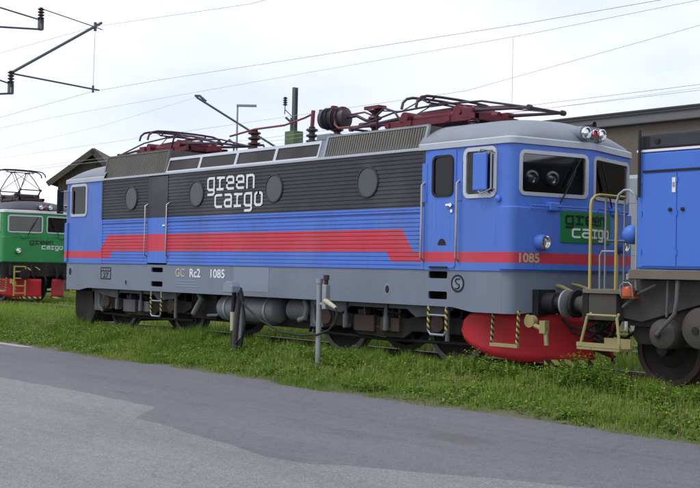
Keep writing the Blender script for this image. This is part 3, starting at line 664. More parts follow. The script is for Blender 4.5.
def cab_end(root, end, lv):
    side, cabm, doorm = lv['side'], lv['cab'], lv['door']; full = lv['full'] or end > 0
    w = MB()
    A_holes = [rrect(5.29, 2.64, 5.71, 3.25, .09), rrect(5.95, 2.61, 6.55, 3.31, .09)]
    B_holes = [rrect(-6.55, 2.61, -5.80, 3.31, .09)]
    w.plate([(5.06, 1.5), (6.722, 1.5), (6.722, 3.37), (5.06, 3.37)], A_holes, (0, -1.5, 0), (1, 0, 0), (0, 0, 1), .06)
    w.plate([(-6.722, 1.5), (-5.06, 1.5), (-5.06, 3.37), (-6.722, 3.37)], B_holes, (0, 1.5, 0), (-1, 0, 0), (0, 0, 1), .06)
    O = Vector((6.85, -1.5, 0)); A = Vector((7.157, 0, 0)); T2 = Vector((-.2005, .9797, 0))
    w.plate([(.13, 1.5), (1.465, 1.5), (1.465, 3.37), (.13, 3.37)], [rrect(.17, 2.64, 1.43, 3.25, .09)], O, TF, (0, 0, 1), .05)
    w.plate([(.066, 1.5), (1.401, 1.5), (1.401, 3.37), (.066, 3.37)], [rrect(.10, 2.64, 1.36, 3.25, .09)], A, T2, (0, 0, 1), .05)
    fp = front_path(0, 9); w.wall(fp[:8], 1.5, 3.37); w.wall(fp[8:14], 1.5, 3.37); w.wall(fp[-8:], 1.5, 3.37)
    cw = flip(w, end).build('cab', cabm, root, 30)
    f = MB(); gl_ = MB()
    # frames and panes, one of each per window
    for nm, rect, o, U, r_, fw_ in (('windscreen', (.14, 2.61, 1.46, 3.28), O, TF, .10, .055), ('windscreen', (.07, 2.61, 1.39, 3.28), A, T2, .10, .055),
                               ('side_window', (5.92, 2.58, 6.58, 3.34), (0, -1.5, 0), (1, 0, 0), .11, .06), ('side_window', (-6.58, 2.58, -5.77, 3.34), (0, 1.5, 0), (-1, 0, 0), .11, .06)):
        f = MB(); gl_ = MB(); win_set(f, gl_, rect, r_, fw_, o, U, (0, 0, 1))
        fo = flip(f, end).build(nm, 'window_frame', root, 30); flip(gl_, end).build('pane', 'glass', fo)
    # interior
    it = MB(); it.box(5.10, 5.16, -1.43, 1.43, 1.55, 3.40); it.box(5.16, 6.7, -1.43, 1.43, 1.5, 1.56); it.box(5.16, 6.8, -1.4, 1.4, 3.38, 3.42)
    flip(it, end).build('cab_lining', 'cab_inside', root)
    it = MB(); it.plate([(5.17, 1.57), (6.70, 1.57), (6.70, 3.37), (5.17, 3.37)], A_holes, (0, -1.436, 0), (1, 0, 0), (0, 0, 1), .01); flip(it, end).build('cab_lining', 'cab_inside', root)
    it = MB(); it.plate([(-6.70, 1.57), (-5.17, 1.57), (-5.17, 3.37), (-6.70, 3.37)], B_holes, (0, 1.436, 0), (-1, 0, 0), (0, 0, 1), .01); flip(it, end).build('cab_lining', 'cab_inside', root)
    dk = MB(); dk.prism([(-1.36, 0), (1.36, 0), (1.36, .2), (-1.36, .2)], (6.45, 0, 1.95), (0, 1, 0), (1, 0, 0), .5); dk.box(6.35, 6.62, -.9, -.2, 2.42, 2.60)
    flip(dk, end).build('driver_desk', 'cab_inside', root, bevel=.02)
    for sy in (-.62, .62):
        st = MB(); st.box(5.62, 6.0, sy-.24, sy+.24, 2.0, 2.12); st.box(5.50, 5.62, sy-.24, sy+.24, 2.05, 2.85); st.box(5.75, 5.85, sy-.06, sy+.06, 1.56, 2.0)
        flip(st, end).build('driver_seat', 'seat', root, bevel=.04)
    # lower front panel standing proud
    pf = MB(); P = front_path(.032, 6.66); n = len(P); Q = front_path(0.001, 6.66)
    pf.wall(P, 1.53, 2.43); pf.wall([Q[0], P[0]], 1.53, 2.43); pf.wall([P[-1], Q[-1]], 1.53, 2.43)
    pf.add([(x, y, 2.43) for x, y in P]+[(x, y, 2.448) for x, y in front_path(.012, 6.66)]+[(x, y, 2.449) for x, y in Q], [(i, i+1, n+i+1, n+i) for i in range(n-1)]+[(n+i, n+i+1, 2*n+i+1, 2*n+i) for i in range(n-1)])
    fpn = flip(pf, end).build('front_panel', cabm, root, 40)
    # gutter band and roof
    gt = MB(); P = front_path(.028, 4.98); Q = front_path(.012, 4.98); n = len(P)
    gt.wall(P, 3.365, 3.45); gt.add([(x, y, z) for pp, z in ((P, 3.45), (Q, 3.468), (P, 3.365), (front_path(-.02, 4.98), 3.366)) for x, y in pp], [(i, i+1, n+i+1, n+i) for i in range(n-1)]+[(2*n+i, 2*n+i+1, 3*n+i+1, 3*n+i) for i in range(n-1)])
    flip(gt, end).build('gutter', lv['gutter'], root, 40)
    rf = MB(); NY = 36; NX = 22; P = front_path(.012, 5.0)
    def xf(y):
        C = 6.85-.10; a = abs(y)
        e_ = fx(y)+.012
        if a > 1.36: e_ = min(e_, 6.70+.15*math.sqrt(max(0, 1-((a-1.36)/.152)**2))+.02)
        return e_
    vsx = []
    for j in range(NY+1):
        y = -1.512*math.cos(math.pi*j/NY); sh = max(0, 1-(abs(y)/1.512)**2.6)**.62
        for i in range(NX+1):
            s = 1-(1-i/NX)**1.6; x = 4.98+(xf(y)-4.98)*s; k = max(0, (s-.45)/.55)
            fr_ = max(0, 1-k**2.6)**.6
            vsx.append((x, y, 3.46+.41*min(sh, 1)*fr_))
    rf.add(vsx, [(j*(NX+1)+i, (j+1)*(NX+1)+i, (j+1)*(NX+1)+i+1, j*(NX+1)+i+1) for j in range(NY) for i in range(NX)])
    flip(rf, end).build('cab_roof', lv['roof'], root, 60)
    # lamps
    th = MB(); th.prism(rrect(-.30, -.11, .30, .11, .105), (fx(0)+.0, 0, 3.60), (0, 1, 0), (0, 0, 1), .45)
    hb = flip(th, end).build('top_lamp_box', lv['roof'], root, 40, bevel=.02)
    for yy, mt_ in ((-.19, 'lens'), (0.0, 'red_lens'), (.19, 'lens')):
        r_ = .092 if yy else .07
        l = MB(); l.rev([(r_*.86, .0), (r_, .0), (r_, .06), (r_*.86, .065), (r_*.84, .03)], (fx(0), yy, 3.60), (1, 0, 0), 20); rim = flip(l, end).build('lamp_rim', 'chrome', hb, 40)
        l = MB(); l.rev([(r_*.85, .03), (r_*.6, .05), (.001, .06)], (fx(0), yy, 3.60), (1, 0, 0), 20); flip(l, end).build('lamp_lens', mt_, hb, 60)
    for sy in (-1, 1):
        yy = sy*1.0; bx_ = fx(yy)+.02
        l = MB(); l.rev([(.115, -.03), (.115, .05), (.105, .11), (.085, .12)], (bx_, yy, 1.93), (1, 0, 0), 24); ho = flip(l, end).build('headlight', cabm, root, 40)
        l = MB(); l.rev([(.078, .10), (.098, .10), (.098, .145), (.078, .15), (.07, .11)], (bx_, yy, 1.93), (1, 0, 0), 24); flip(l, end).build('lamp_rim', 'chrome', ho, 40)
        l = MB(); l.rev([(.075, .11), (.05, .125), (.001, .13)], (bx_, yy, 1.93), (1, 0, 0), 24); flip(l, end).build('lamp_lens', 'lens', ho, 60)
        # wiper and its motor cover
        wp = MB(); ya = sy*.66; N_ = .04
        wp.tube([(fx(ya)+.05, ya, 2.50), (fx(sy*.48)+.06, sy*.48, 2.80), (fx(sy*.36)+.05, sy*.36, 3.02)], .012, 6); wp.tube([(fx(sy*.52)+.045, sy*.52, 2.78), (fx(sy*.26)+.045, sy*.26, 3.20)], .010, 6)
        flip(wp, end).build('wiper', 'black', root, 40)
        wc = MB(); wc.box(fx(sy*.7)-.05, fx(sy*.7)+.07, sy*.75-.13, sy*.75+.13, 2.40, 2.53); flip(wc, end).build('wiper_motor', doorm, root, bevel=.02)
        hr = MB(); hr.tube([(fx(sy*.12)+.02, sy*.12, 2.36), (fx(sy*.12)+.07, sy*.12, 2.47), (fx(sy*1.2)+.07, sy*1.2, 2.47), (fx(sy*1.2)+.02, sy*1.2, 2.38)], .013, 6)
        flip(hr, end).build('front_rail', doorm, root, 40)
    # skirt front
    sk = MB(); P = front_path(-.016, 6.69, .16); n = len(P); Z0 = [.88+.10*max(0, 1-abs(y)/1.1)**.5 for x, y in P]
    sk.add([(x, y, 1.515) for x, y in P]+[(x, y, z) for (x, y), z in zip(P, Z0)]+[(x, y, z) for (x, y), z in zip(front_path(-.05, 6.69, .16), Z0)]+[(x, y, 1.515) for x, y in front_path(-.05, 6.69, .16)],
           [(q*n+i, q*n+i+1, (q+1)*n+i+1, (q+1)*n+i) for q in range(3) for i in range(n-1)])
    flip(sk, end).build('buffer_beam', 'skirt_grey' if lv['full'] else 'underframe', root, 35)
    for sy in (-.87, .87):
        bf = MB(); bf.box(6.86, 7.03, sy-.2, sy+.2, .86, 1.24); bf.rev([(.15, 0), (.15, .25), (.11, .26), (.11, .36)], (6.98, sy, 1.05), (1, 0, 0), 24)
        bo = flip(bf, end).build('buffer', 'black', root, 40)
        bh = MB(); bh.rev([(.001, .0), (.11, .0), (.16, .05)], (7.33, sy, 1.05), (1, 0, 0), 24); bh.rev([(.13, .05), (.20, .055), (.20, .085), (.13, .105), (.001, .11)], (7.33, sy, 1.05), (1, 0, 0), 24)
        flip(bh, end).build('buffer_head', 'galv' if lv['full'] else 'bogie', bo, 40)
    ch = MB(); ch.tube([(7.0, 0, .98), (7.25, 0, .98), (7.36, 0, .85), (7.34, 0, .66), (7.22, 0, .58)], .035, 8); flip(ch, end).build('coupling_hook', 'bogie', root, 40)
    # snow plough: two curved sheets wrapping round the end, a gap for the coupling between them
    for sy in ((-1, 1) if end > 0 else ()):
        cc_ = []; NT = 44
        pth = [(5.78*(1-q)**2+6.80*2*q*(1-q)+7.44*q*q, -1.34*(1-q)**2-1.42*2*q*(1-q)-.22*q*q) for q in [k/40 for k in range(41)]]
        for k, (xv, yv) in enumerate(pth):
            tq = k/40; e_ = min(1, tq/.17); hh = math.sqrt(max(0, 1-(1-e_)**2)); e2 = min(1, tq/.62); h2_ = max(0, 1-(1-e2)**2)**.5
            cc_.append((xv, yv, .60+.275*hh, .60-.43*h2_))
        pl = MB(); n = 7; vs_ = []
        for k, (xv, yv, zt, zb_) in enumerate(cc_):
            a_ = Vector(pth[max(k-1, 0)]); b2 = Vector(pth[min(k+1, len(pth)-1)]); tt = (b2-a_).normalized(); nn = Vector((tt.y, -tt.x))
            for j in range(n):
                q = j/(n-1); c_ = .025*(1-4*(q-.35)**2)*min(1, max(0, (xv-5.78)*2))
                vs_.append((xv-nn.x*c_, (yv-nn.y*c_)*-sy, zb_+(zt-zb_)*q))
        pl.add(vs_, [(i*n+k, (i+1)*n+k, (i+1)*n+k+1, i*n+k+1) for i in range(len(cc_)-1) for k in range(n-1)])
        po = flip(pl, end).build('snow_plough', 'plow_red', root, 60); so = po.modifiers.new('thick', 'SOLIDIFY'); so.thickness = .02
        hz_ = MB(); sel = [c_ for c_ in cc_[27:]]
        hz_.add([(x+.02, y*-sy*1.015, z) for x, y, zt, zb_ in sel for z in (zb_-.03, zb_+.045)], [(2*i, 2*i+2, 2*i+3, 2*i+1) for i in range(len(sel)-1)])
        ho_ = flip(hz_, end).build('hazard_strip', 'hazard_wide', po); s2 = ho_.modifiers.new('thick', 'SOLIDIFY'); s2.thickness = .012
    if full and end > 0:
        for sy in (-1, 1):
            l = MB(); y0 = sy*1.40
            l.bar((6.42, y0, .42), (6.94, y0, .42), .05, .05); lo = flip(l, end).build('shunter_step', 'pale_yellow', root)
            for xv in (6.44, 6.92):
                l = MB(); l.bar((xv, y0, .445), (xv, y0-sy*.03, .93), .045, .02); flip(l, end).build('step_hanger', 'hazard', lo)
        # hose cock below the buffer beam
        l = MB(); l.tube([(6.92, -1.18, .86), (7.02, -1.20, .74), (7.16, -1.2, .70), (7.28, -1.2, .62), (7.30, -1.2, .45)], .035, 8); l.cyl((7.0, -1.24, .78), (7.0, -1.14, .78), .09, n=14); l.box(7.2, 7.3, -1.25, -1.15, .62, .80)
        flip(l, end).build('brake_hose', 'pale_yellow', root, 40)
        l = MB(); l.tube([(6.9, -.6, 1.32), (7.12, -.62, 1.28), (7.3, -.6, 1.2)], .03, 8); l.tube([(6.95, -.35, 1.35), (7.2, -.3, 1.3), (7.5, -.32, 1.22)], .022, 8)
        flip(l, end).build('jumper_cable', 'pale_yellow', root, 40)
    return cw

def place_front(y0, z0, off=.036):
    def f_(u, w_, dd):
        y = y0+u; return ((NF+off+dd-.2005*abs(y))/.9797, y, z0+w_)
    return f_

def electric_loco(loc, label, lv):
    root = empty('electric_locomotive', loc, label, 'locomotive', None); full = lv['full']
    cab_end(root, 1, lv)
    if full:
        cab_end(root, -1, lv)
        g_ = MB(); g_.prism([(-6.78, .30), (-6.62, .14), (-5.95, .14), (-5.82, .34), (-5.82, .88), (-6.78, .88)], (0, -1.22, 0), (1, 0, 0), (0, 0, 1), 2.44); g_.build('shaded_plough', 'underframe', root, bevel=.03)  # block for the rear plough; its shade is put into the dark colour
    # ---- corrugated sides
    def ribs(x0, x1, side_y):
        mb = MB(); pts = []; z = 1.505; p = .0672; s = -1 if side_y < 0 else 1
        while z+p <= 3.37:
            pts += [(0, z), (0, z+p*.62), (-.010, z+p*.72), (-.010, z+p*.88)]; z += p
        pts += [(0, z), (0, 3.37)]
        mb.add([(x, side_y+s*d_, zz) for x in (x0, x1) for d_, zz in pts], [(i, i+1, len(pts)+i+1, len(pts)+i) for i in range(len(pts)-1)])
        mb.add([(x0, side_y-s*.05, 1.5), (x1, side_y-s*.05, 1.5), (x1, side_y-s*.05, 3.37), (x0, side_y-s*.05, 3.37)], [(0, 1, 2, 3)])
        return mb
    dx0, dx1 = -3.10, -2.34
    for side in (-1, 1):
        segs = [(-5.055, dx0-.01), (dx1+.01, 5.055)] if side < 0 else [(-5.055, -dx1-.01), (-dx0+.01, 5.055)]
        if not full: segs = [(-7, 5.06)]
        for x0, x1 in segs: ribs(x0, x1, side*1.5).build('side_panel', lv['side'], root)
        if not full: continue
        for xt in (-5.075, 5.075): MB().box(xt-.03, xt+.03, side*1.497-.008, side*1.497+.008, 1.502, 3.366).build('panel_trim', lv['side'], root)
        for x0, x1 in segs: MB().box(x0, x1, side*1.500-.004, side*1.500+.004, 2.388, 2.402).build('drip_groove', 'navy', root)
        d = MB(); s = -side
        d.box(min(s*dx0, s*dx1), max(s*dx0, s*dx1), side*1.488-.02, side*1.488+.002, 1.53, 3.35)
        do = d.build('door', lv['side'], root, bevel=.006)
        hd = MB(); xh = s*(dx1-.1); hd.box(xh-.05, xh+.05, side*1.5-.03, side*1.5+.03, 2.30, 2.33); hd.build('handle', 'chrome', do)
        hd = MB(); hd.plate(circ(s*(dx0+dx1)/2, 1.98, .07, 14), [], (0, side*1.492-.004*0, 0), (-side, 0, 0) if False else (1, 0, 0), (0, 0, 1), .01) if side < 0 else hd.box(2.6, 2.7, 1.49, 1.495, 1.95, 2.0)
        hd.build('lock', 'black', do)
        for xr in (dx0-.03, dx1+.05):
            hb = MB(); xr *= s; yo = side*1.56
            hb.tube([(xr, side*1.49, 1.66), (xr, yo, 1.70), (xr, yo, 2.74), (xr, side*1.49, 2.78)], .016, 8); hb.build('handrail', 'steel', root, 40)
        # portholes
        for k in range(4):
            xp = (-.018+2.529*(k-1.5))*(-side) if side > 0 else -.018+2.529*(k-1.5)
            rg = MB(); U = (1, 0, 0) if side < 0 else (-1, 0, 0); sx_ = 1 if side < 0 else -1
            rg.plate(circ(sx_*xp, 2.93, .262, 32), [circ(sx_*xp, 2.93, .232, 32)], (0, side*1.520, 0), U, (0, 0, 1), .05)
            ro = rg.build('porthole', 'dark_panel', root, 30, bevel=.006)
            rg = MB(); rg.plate(circ(sx_*xp, 2.93, .236, 32), [], (0, side*1.510, 0), U, (0, 0, 1), .02); rg.build('pane', 'port_glass', ro)
    # ---- skirt with step recesses
    if full:
        hol = [(5.20, 1.37, 5.60, 1.48), (5.20, 1.05, 5.60, 1.17), (-2.95, 1.34, -2.50, 1.44), (-2.95, 1.04, -2.50, 1.15)]
        for side in (-1, 1):
            sk = MB(); U = (1, 0, 0) if side < 0 else (-1, 0, 0)
            out = [(-6.69, .88), (-6.1, .88), (-5.72, .94), (5.72, .94), (6.10, .88), (6.69, .88), (6.69, 1.498), (-6.69, 1.498)]
            ed_ = 1 if side < 0 else -1
            hh = hol
            sk.plate(out, [rrect(a, b_, c_, d_, .025, 3) for a, b_, c_, d_ in hh], (0, side*1.485, 0), U, (0, 0, 1), .03)
            so = sk.build('skirt', 'skirt_grey', root, 30)
            for a, b_, c_, d_ in hh:
                rb = MB(); q0, q1 = sorted((a*ed_, c_*ed_)); ya, yb = sorted((side*1.456, side*1.22))
                rb.box(q0-.02, q1+.02, ya, yb, b_-.02, d_+.02); rb.f = [f for i, f in enumerate(rb.f) if i != (2 if side < 0 else 3)]; rb.m = rb.m[:5]
                rb.build('step_recess', 'underframe', so)
    uf = MB(); uf.box(-6.6, 6.6, -1.20, 1.20, .93, 1.48); uf.box(-1.7, 2.0, -.98, .98, .38, .93); uf.box(-1.55, 1.9, -.5, .5, .40, .6)  # dark boxes between the bogies added to fill the shaded gap
    uf.build('underframe', 'underframe', root)
    fl = MB(); fl.box(-6.0, 6.0, -1.42, 1.42, 1.482, 1.50); fl.build('floor', 'underframe', root)
    bogie(root, 3.85)
    if full: bogie(root, -3.85)
    # ---- roof
    rd_ = MB(); rd_.add([(x, y, z) for x in (-5.02, 5.02) for y, z in ((-1.5, 3.372), (-1.46, 3.40), (-1.36, 3.73), (-.7, 3.80), (0, 3.82), (.7, 3.80), (1.36, 3.73), (1.46, 3.40), (1.5, 3.372))],
            [(i, i+1, 9+i+1, 9+i) for i in range(8)]+[tuple(range(9)), tuple(range(9, 18))])
    rd_.build('roof', lv['roof'], root, 30)
    if full:
        for side in (-1, 1):
            st = MB(); ya, yb = sorted((side*1.525, side*1.44)); st.box(-5.15, 5.07, ya, yb, 3.368, 3.412); st.build('gutter', 'gutter_white', root, bevel=.006)
        for x0, x1, z1, par in ((-5.08, -2.52, 3.90, 1), (2.60, 5.03, 3.78, 0)):
            bx_ = MB(); bx_.prism([(-1.45, 3.414), (1.45, 3.414), (1.36, z1), (-1.36, z1)], (x1, 0, 0), (0, 1, 0), (0, 0, 1), x1-x0)
            bo = bx_.build('louvre_box', 'taupe_groove', root, bevel=.01)
            n = int((x1-x0)/.06)
            for side in (-1, 1):
                sl = MB()
                for k in range(n):
                    xx_ = x0+.04+(x1-x0-.08)*(k+.5)/n
                    sl.bar((xx_, side*1.452, 3.43), (xx_, side*1.372, z1-.03), .038, .02, (0, side, .2))
                tag(sl.build('louvre_slats', 'taupe', bo), kind='stuff')
                fm = 'galv' if par == 0 else 'taupe'
                for xe in (x0, x1): MB().bar((xe, side*1.456, 3.415), (xe, side*1.362, z1-.02), .05, .05, (0, side, .2)).build('box_post', fm, bo)
                MB().bar((x0-.02, side*1.36, z1), (x1+.02, side*1.36, z1), .05, .035).build('box_rail', fm, bo)
        # skylight strip between the boxes: each pane its own
        lean = Vector((0, .30, .955)).normalized(); px_ = [-2.50, -1.29, -.05, 1.18, 2.44]
        for side in (-1, 1):
            U = Vector((1, 0, 0)) if side < 0 else Vector((-1, 0, 0)); V = Vector((0, -side*.30, .955)).normalized()
            for a, b_ in zip(px_[:-1], px_[1:]):
                xa, xb = (a, b_) if side < 0 else (-b_*-1*-1, -a*-1*-1)
                if side > 0: xa, xb = -b_, -a
                if side > 0: xa, xb = a*1.0, b_*1.0; xa, xb = -b_, -a
                fr_ = MB(); fr_.plate([(xa, 0), (xb-.002, 0), (xb-.002, .33), (xa, .33)], [rrect(xa+.035, .035, xb-.037, .27, .02, 3)], (0, side*1.478, 3.414), U, V, .03)
                fo = fr_.build('skylight', 'frame_light', root); gp = MB(); gp.plate([(xa+.02, .02), (xb-.02, .02), (xb-.02, .29), (xa+.02, .29)], [], Vector((0, side*1.478, 3.414))-U.cross(V)*.016, U, V, .006)
                gp.build('pane', 'dark_glass', fo)
        jb = MB(); jb.box(2.18, 2.56, -1.30, -.9, 3.74, 3.86); jb.build('junction_box', 'roof_grey', root, bevel=.02)
    # ---- high-voltage gear
    if full:
        pantograph(root, 4.2, 1, 2.08, 4.05, 4.37, 4.00, 3.80); pantograph(root, -4.2, -1, 2.08, 4.10, 4.46, 4.06, 3.84)
        cb_ = MB(); cb_.rev([(.001, 0), (.10, 0), (.17, .05), (.19, .09), (.19, .14), (.165, .15), (.165, .30), (.20, .31), (.20, .36), (.165, .37), (.165, .55), (.19, .56), (.19, .62), (.10, .66), (.001, .66)], (1.02, -.25, 4.34), (1, .25, 0), 22)
        cbo = cb_.build('circuit_breaker', 'breaker', root, 35)
        insul(MB(), 1.35, -.1, 3.80, 4.18, .13, 4).build('insulator', 'insulator', cbo, 60)
        for k in range(5): MB().rev([(.17, 0), (.215, .008), (.17, .016)], (1.18+.075*k, -.21+.019*k, 4.34), (1, .25, 0), 20).build('cooling_fin', 'insulator_grey', cbo, 40)
        for x_, z_ in ((1.0, 4.5), (1.35, 4.54), (1.6, 4.50)): MB().box(x_-.04, x_+.04, -.24, -.12, z_-.03, z_+.04).build('terminal', 'maroon', cbo, bevel=.01)
        MB().tube([(1.62, -.1, 4.34), (1.85, -.05, 4.36), (2.05, 0, 4.26), (2.28, 0, 4.24)], .03, 8).build('conductor', 'panto_dark', cbo, 40)
        MB().tube([(1.6, .05, 4.42), (1.9, .1, 4.44), (2.2, .05, 4.34)], .018, 8).build('conductor', 'bus_red', cbo, 40)
        rb_ = MB(); rb_.tube([(1.5, -.28, 4.45), (1.52, -.3, 4.2), (1.62, -.3, 4.12), (2.9, -.1, 4.12)], .024, 8); rb_.build('conductor', 'bus_red', cbo, 40)
        for x_, y_, z0, z1, r_ in ((.66, -.15, 3.80, 4.24, .12), (2.30, 0, 3.80, 4.50, .13), (2.85, .05, 3.80, 4.15, .13), (-1.42, 0, 3.80, 4.36, .14), (3.3, -.35, 3.80, 4.05, .09)):
            insul(MB(), x_, y_, z0, z1, r_, 4 if z1 < 4.3 else 5).build('roof_insulator', 'insulator' if x_ > 2 or x_ < 0 else 'insulator_grey', root, 60)
        bs = MB(); bs.tube([(-2.3, .0, 4.30), (-1.42, 0, 4.38), (-.4, 0, 4.38), (.3, -.05, 4.46), (.72, -.16, 4.50)], .022, 8); bs.tube([(.66, -.15, 4.24), (.70, -.16, 4.56)], .04, 8)
        bs.build('busbar', 'bus_red', root, 40)
        bs = MB(); bs.tube([(2.0, -.1, 4.16), (3.0, 0, 4.14), (3.4, 0, 4.10)], .05, 8); bs.tube([(2.3, 0, 4.42), (3.0, 0, 4.34), (4.0, -.4, 4.44)], .012, 6); bs.box(2.1, 2.5, -.10, .10, 4.44, 4.50)
        bs.build('busbar', 'maroon', root, 40)
        bs = MB(); bs.tube([(-2.2, .25, 4.10), (-1.5, .3, 4.08), (-1.42, .3, 3.95), (-2.2, .3, 3.92)], .025, 8); bs.build('cable_support', 'panto_dark', root, 40)
        hn = MB(); hn.tube([(6.3, .62, 3.80), (6.6, .62, 3.84)], .03, 10); hn.rev([(.02, 0), (.03, .2), (.055, .25)], (6.5, .62, 3.84), (1, 0, 0), 14); hn.build('horn', 'panto_dark', root, 40)
    else:
        pantograph(root, lv['px'], 1, .95, 4.32, 5.10, 3.95, 3.8, 'panto_dark')
        for x_, y_ in ((3.2, -.3), (5.6, -.45), (2.6, .3)): insul(MB(), x_, y_, 3.80, 4.2, .12, 4).build('roof_insulator', 'insulator_grey', root, 60)
    return root

LV = dict(side='side_livery', cab='cab_livery', door='door_blue', gutter='gutter_white', roof='roof_grey', full=True)
loco = electric_loco((0, 0, 0), 'blue electric locomotive with red stripe, ribbed sides and green cargo lettering', LV)

# ---- details on the blue locomotive's near side
def place_side(x0, z0, y=-1.503):
    return lambda u, w_, dd: (x0+u, y-dd, z0+w_)
lt = MB(); stroke_word(lt, 'green', place_side(-.88, 2.985), .30, .225, .325, .047); stroke_word(lt, 'cargo', place_side(-.62, 2.645), .30, .225, .325, .047)
lt.build('lettering', 'white', loco)
text_mesh('GC', .235, place_side(-2.02, 1.265, -1.487), 'lettering', 'cream', loco, .02, 1.05)
text_mesh('Rc2', .235, place_side(-1.50, 1.265, -1.487), 'lettering', 'white', loco, .02, 1.1)
text_mesh('1085', .235, place_side(-.80, 1.265, -1.487), 'lettering', 'white', loco, .02, 1.15)
for k in range(3):
    pt = MB(); pt.box(-2.02+.0, -1.25+.05*k, -1.4895, -1.484, 1.17-.055*k, 1.20-.055*k); pt.build('data_line', 'patch_grey', loco)
pt = MB(); pt.box(.02, 1.12, -1.4885, -1.484, 1.03, 1.49); pt.build('repaint_patch', 'patch_grey', loco)
sq = MB(); sq.plate([(-5.10, 1.15), (-4.64, 1.15), (-4.64, 1.42), (-5.10, 1.42)], [[(-5.07, 1.175), (-4.67, 1.175), (-4.67, 1.325), (-5.07, 1.325)]], (0, -1.489, 0), (1, 0, 0), (0, 0, 1), .004)
sgn_ = sq.build('inspection_plate', 'black', loco)
for k in range(4): MB().box(-5.05+.1*k, -4.98+.1*k, -1.4925, -1.489, 1.35, 1.395).build('plate_mark', 'patch_grey', sgn_)
text_mesh('27', .16, place_side(-4.99, 1.19, -1.4865), 'plate_mark', 'black', sgn_, .02, 1.5)
em = MB(); em.plate(circ(5.82, 1.30, .135, 28), [circ(5.82, 1.30, .105, 28)], (0, -1.492, 0), (1, 0, 0), (0, 0, 1), .008); eo = em.build('emblem', 'black', loco)
MB().plate(circ(5.82, 1.30, .106, 28), [], (0, -1.489, 0), (1, 0, 0), (0, 0, 1), .006).build('emblem_disc', 'patch_grey', eo)
em = MB(); em.tube([(5.87, -1.494, 1.37), (5.80, -1.494, 1.37), (5.775, -1.494, 1.335), (5.81, -1.494, 1.30), (5.86, -1.494, 1.28), (5.86, -1.494, 1.245), (5.82, -1.494, 1.22), (5.77, -1.494, 1.225)], .010, 6); em.build('emblem_mark', 'black', eo)
for x_, z_, rx in ((-6.55, 1.30, .10), (-3.98, 1.10, .06), (4.28, 1.17, .07)):
    h_ = MB(); h_.plate(circ(x_, z_, rx, 18, rx*1.3), [circ(x_, z_, rx*.7, 18, rx*.95)], (0, -1.490, 0), (1, 0, 0), (0, 0, 1), .008); ho = h_.build('socket', 'galv', loco, 30)
    MB().plate(circ(x_, z_, rx*.72, 18, rx*.97), [], (0, -1.487, 0), (1, 0, 0), (0, 0, 1), .004).build('socket_hole', 'black', ho)
# cab door (near side)
dr = MB(); dr.plate(rrect(5.20, 1.53, 5.775, 3.345, .05), [rrect(5.29, 2.64, 5.71, 3.25, .09)], (0, -1.512, 0), (1, 0, 0), (0, 0, 1), .02); dro = dr.build('cab_door', 'cab_livery', loco, bevel=.006)
f = MB(); gg = MB(); win_set(f, gg, (5.275, 2.625, 5.725, 3.265), .10, .035, (0, -1.512, 0), (1, 0, 0), (0, 0, 1)); f.build('window_seal', 'black', dro, 30); gg.build('pane', 'glass', dro)
h_ = MB(); h_.box(5.60, 5.73, -1.555, -1.53, 2.48, 2.51); h_.cyl((5.70, -1.51, 2.49), (5.70, -1.56, 2.49), .03); h_.cyl((5.70, -1.51, 2.40), (5.70, -1.53, 2.40), .025); h_.build('handle', 'chrome', dro, 40)
MB().plate([(5.50+.085*math.cos(math.pi*k/10), 1.88+.10*math.sin(math.pi*k/10)) for k in range(11)], [], (0, -1.517, 0), (1, 0, 0), (0, 0, 1), .01).build('push_plate', 'black', dro)
MB().box(5.25, 5.62, -1.53, -1.49, 1.525, 1.555).build('door_sill', 'black', dro)
for xr in (5.10, 5.84):
    hb = MB(); hb.tube([(xr, -1.50, 1.64), (xr, -1.57, 1.68), (xr, -1.57, 2.82), (xr, -1.50, 2.86)], .017, 8); hb.build('handrail', 'steel', loco, 40)
    hb = MB(); hb.plate(rrect(xr-.055, 2.55, xr+.055, 3.16, .02, 3), [], (0, -1.508, 0), (1, 0, 0), (0, 0, 1), .01); hb.build('grip_plate', 'door_blue', loco, bevel=.004)
MB().box(5.97, 6.53, -1.425, -1.415, 2.62, 3.30).build('window_blind', 'blind', loco)
MB().box(5.25, 5.75, -1.425, -1.415, 2.60, 3.28).build('window_blind', 'door_blind', loco)
# folded mirror
mr = MB(); mr.box(6.20, 6.47, -1.62, -1.575, 2.68, 3.24); mo = mr.build('mirror', 'door_blue', loco, bevel=.02)
mb_ = MB(); mb_.tube([(6.53, -1.49, 3.24), (6.55, -1.60, 3.24), (6.55, -1.60, 2.70), (6.53, -1.49, 2.70)], .014, 8); mb_.tube([(6.30, -1.60, 3.24), (6.36, -1.61, 3.29), (6.55, -1.60, 3.26)], .012, 6); mb_.tube([(6.30, -1.60, 2.68), (6.36, -1.61, 2.63), (6.55, -1.60, 2.70)], .012, 6)
mb_.build('mirror_bracket', 'galv', mo, 40)
kn = MB(); kn.rev([(.05, 0), (.05, .04), (.001, .06)], (6.62, -1.50, 2.56), (0, -1, 0), 14); kn.build('mirror_hinge', 'door_blue', mo, 40)
mr = MB(); mr.box(-6.86, -6.82, -1.72, -1.56, 2.66, 3.22); m2 = mr.build('mirror', 'black', loco, bevel=.01)
mb_ = MB(); mb_.tube([(-6.70, -1.49, 3.18), (-6.84, -1.66, 3.18), (-6.84, -1.66, 2.70), (-6.70, -1.49, 2.70)], .014, 8); mb_.build('mirror_bracket', 'galv', m2, 40)
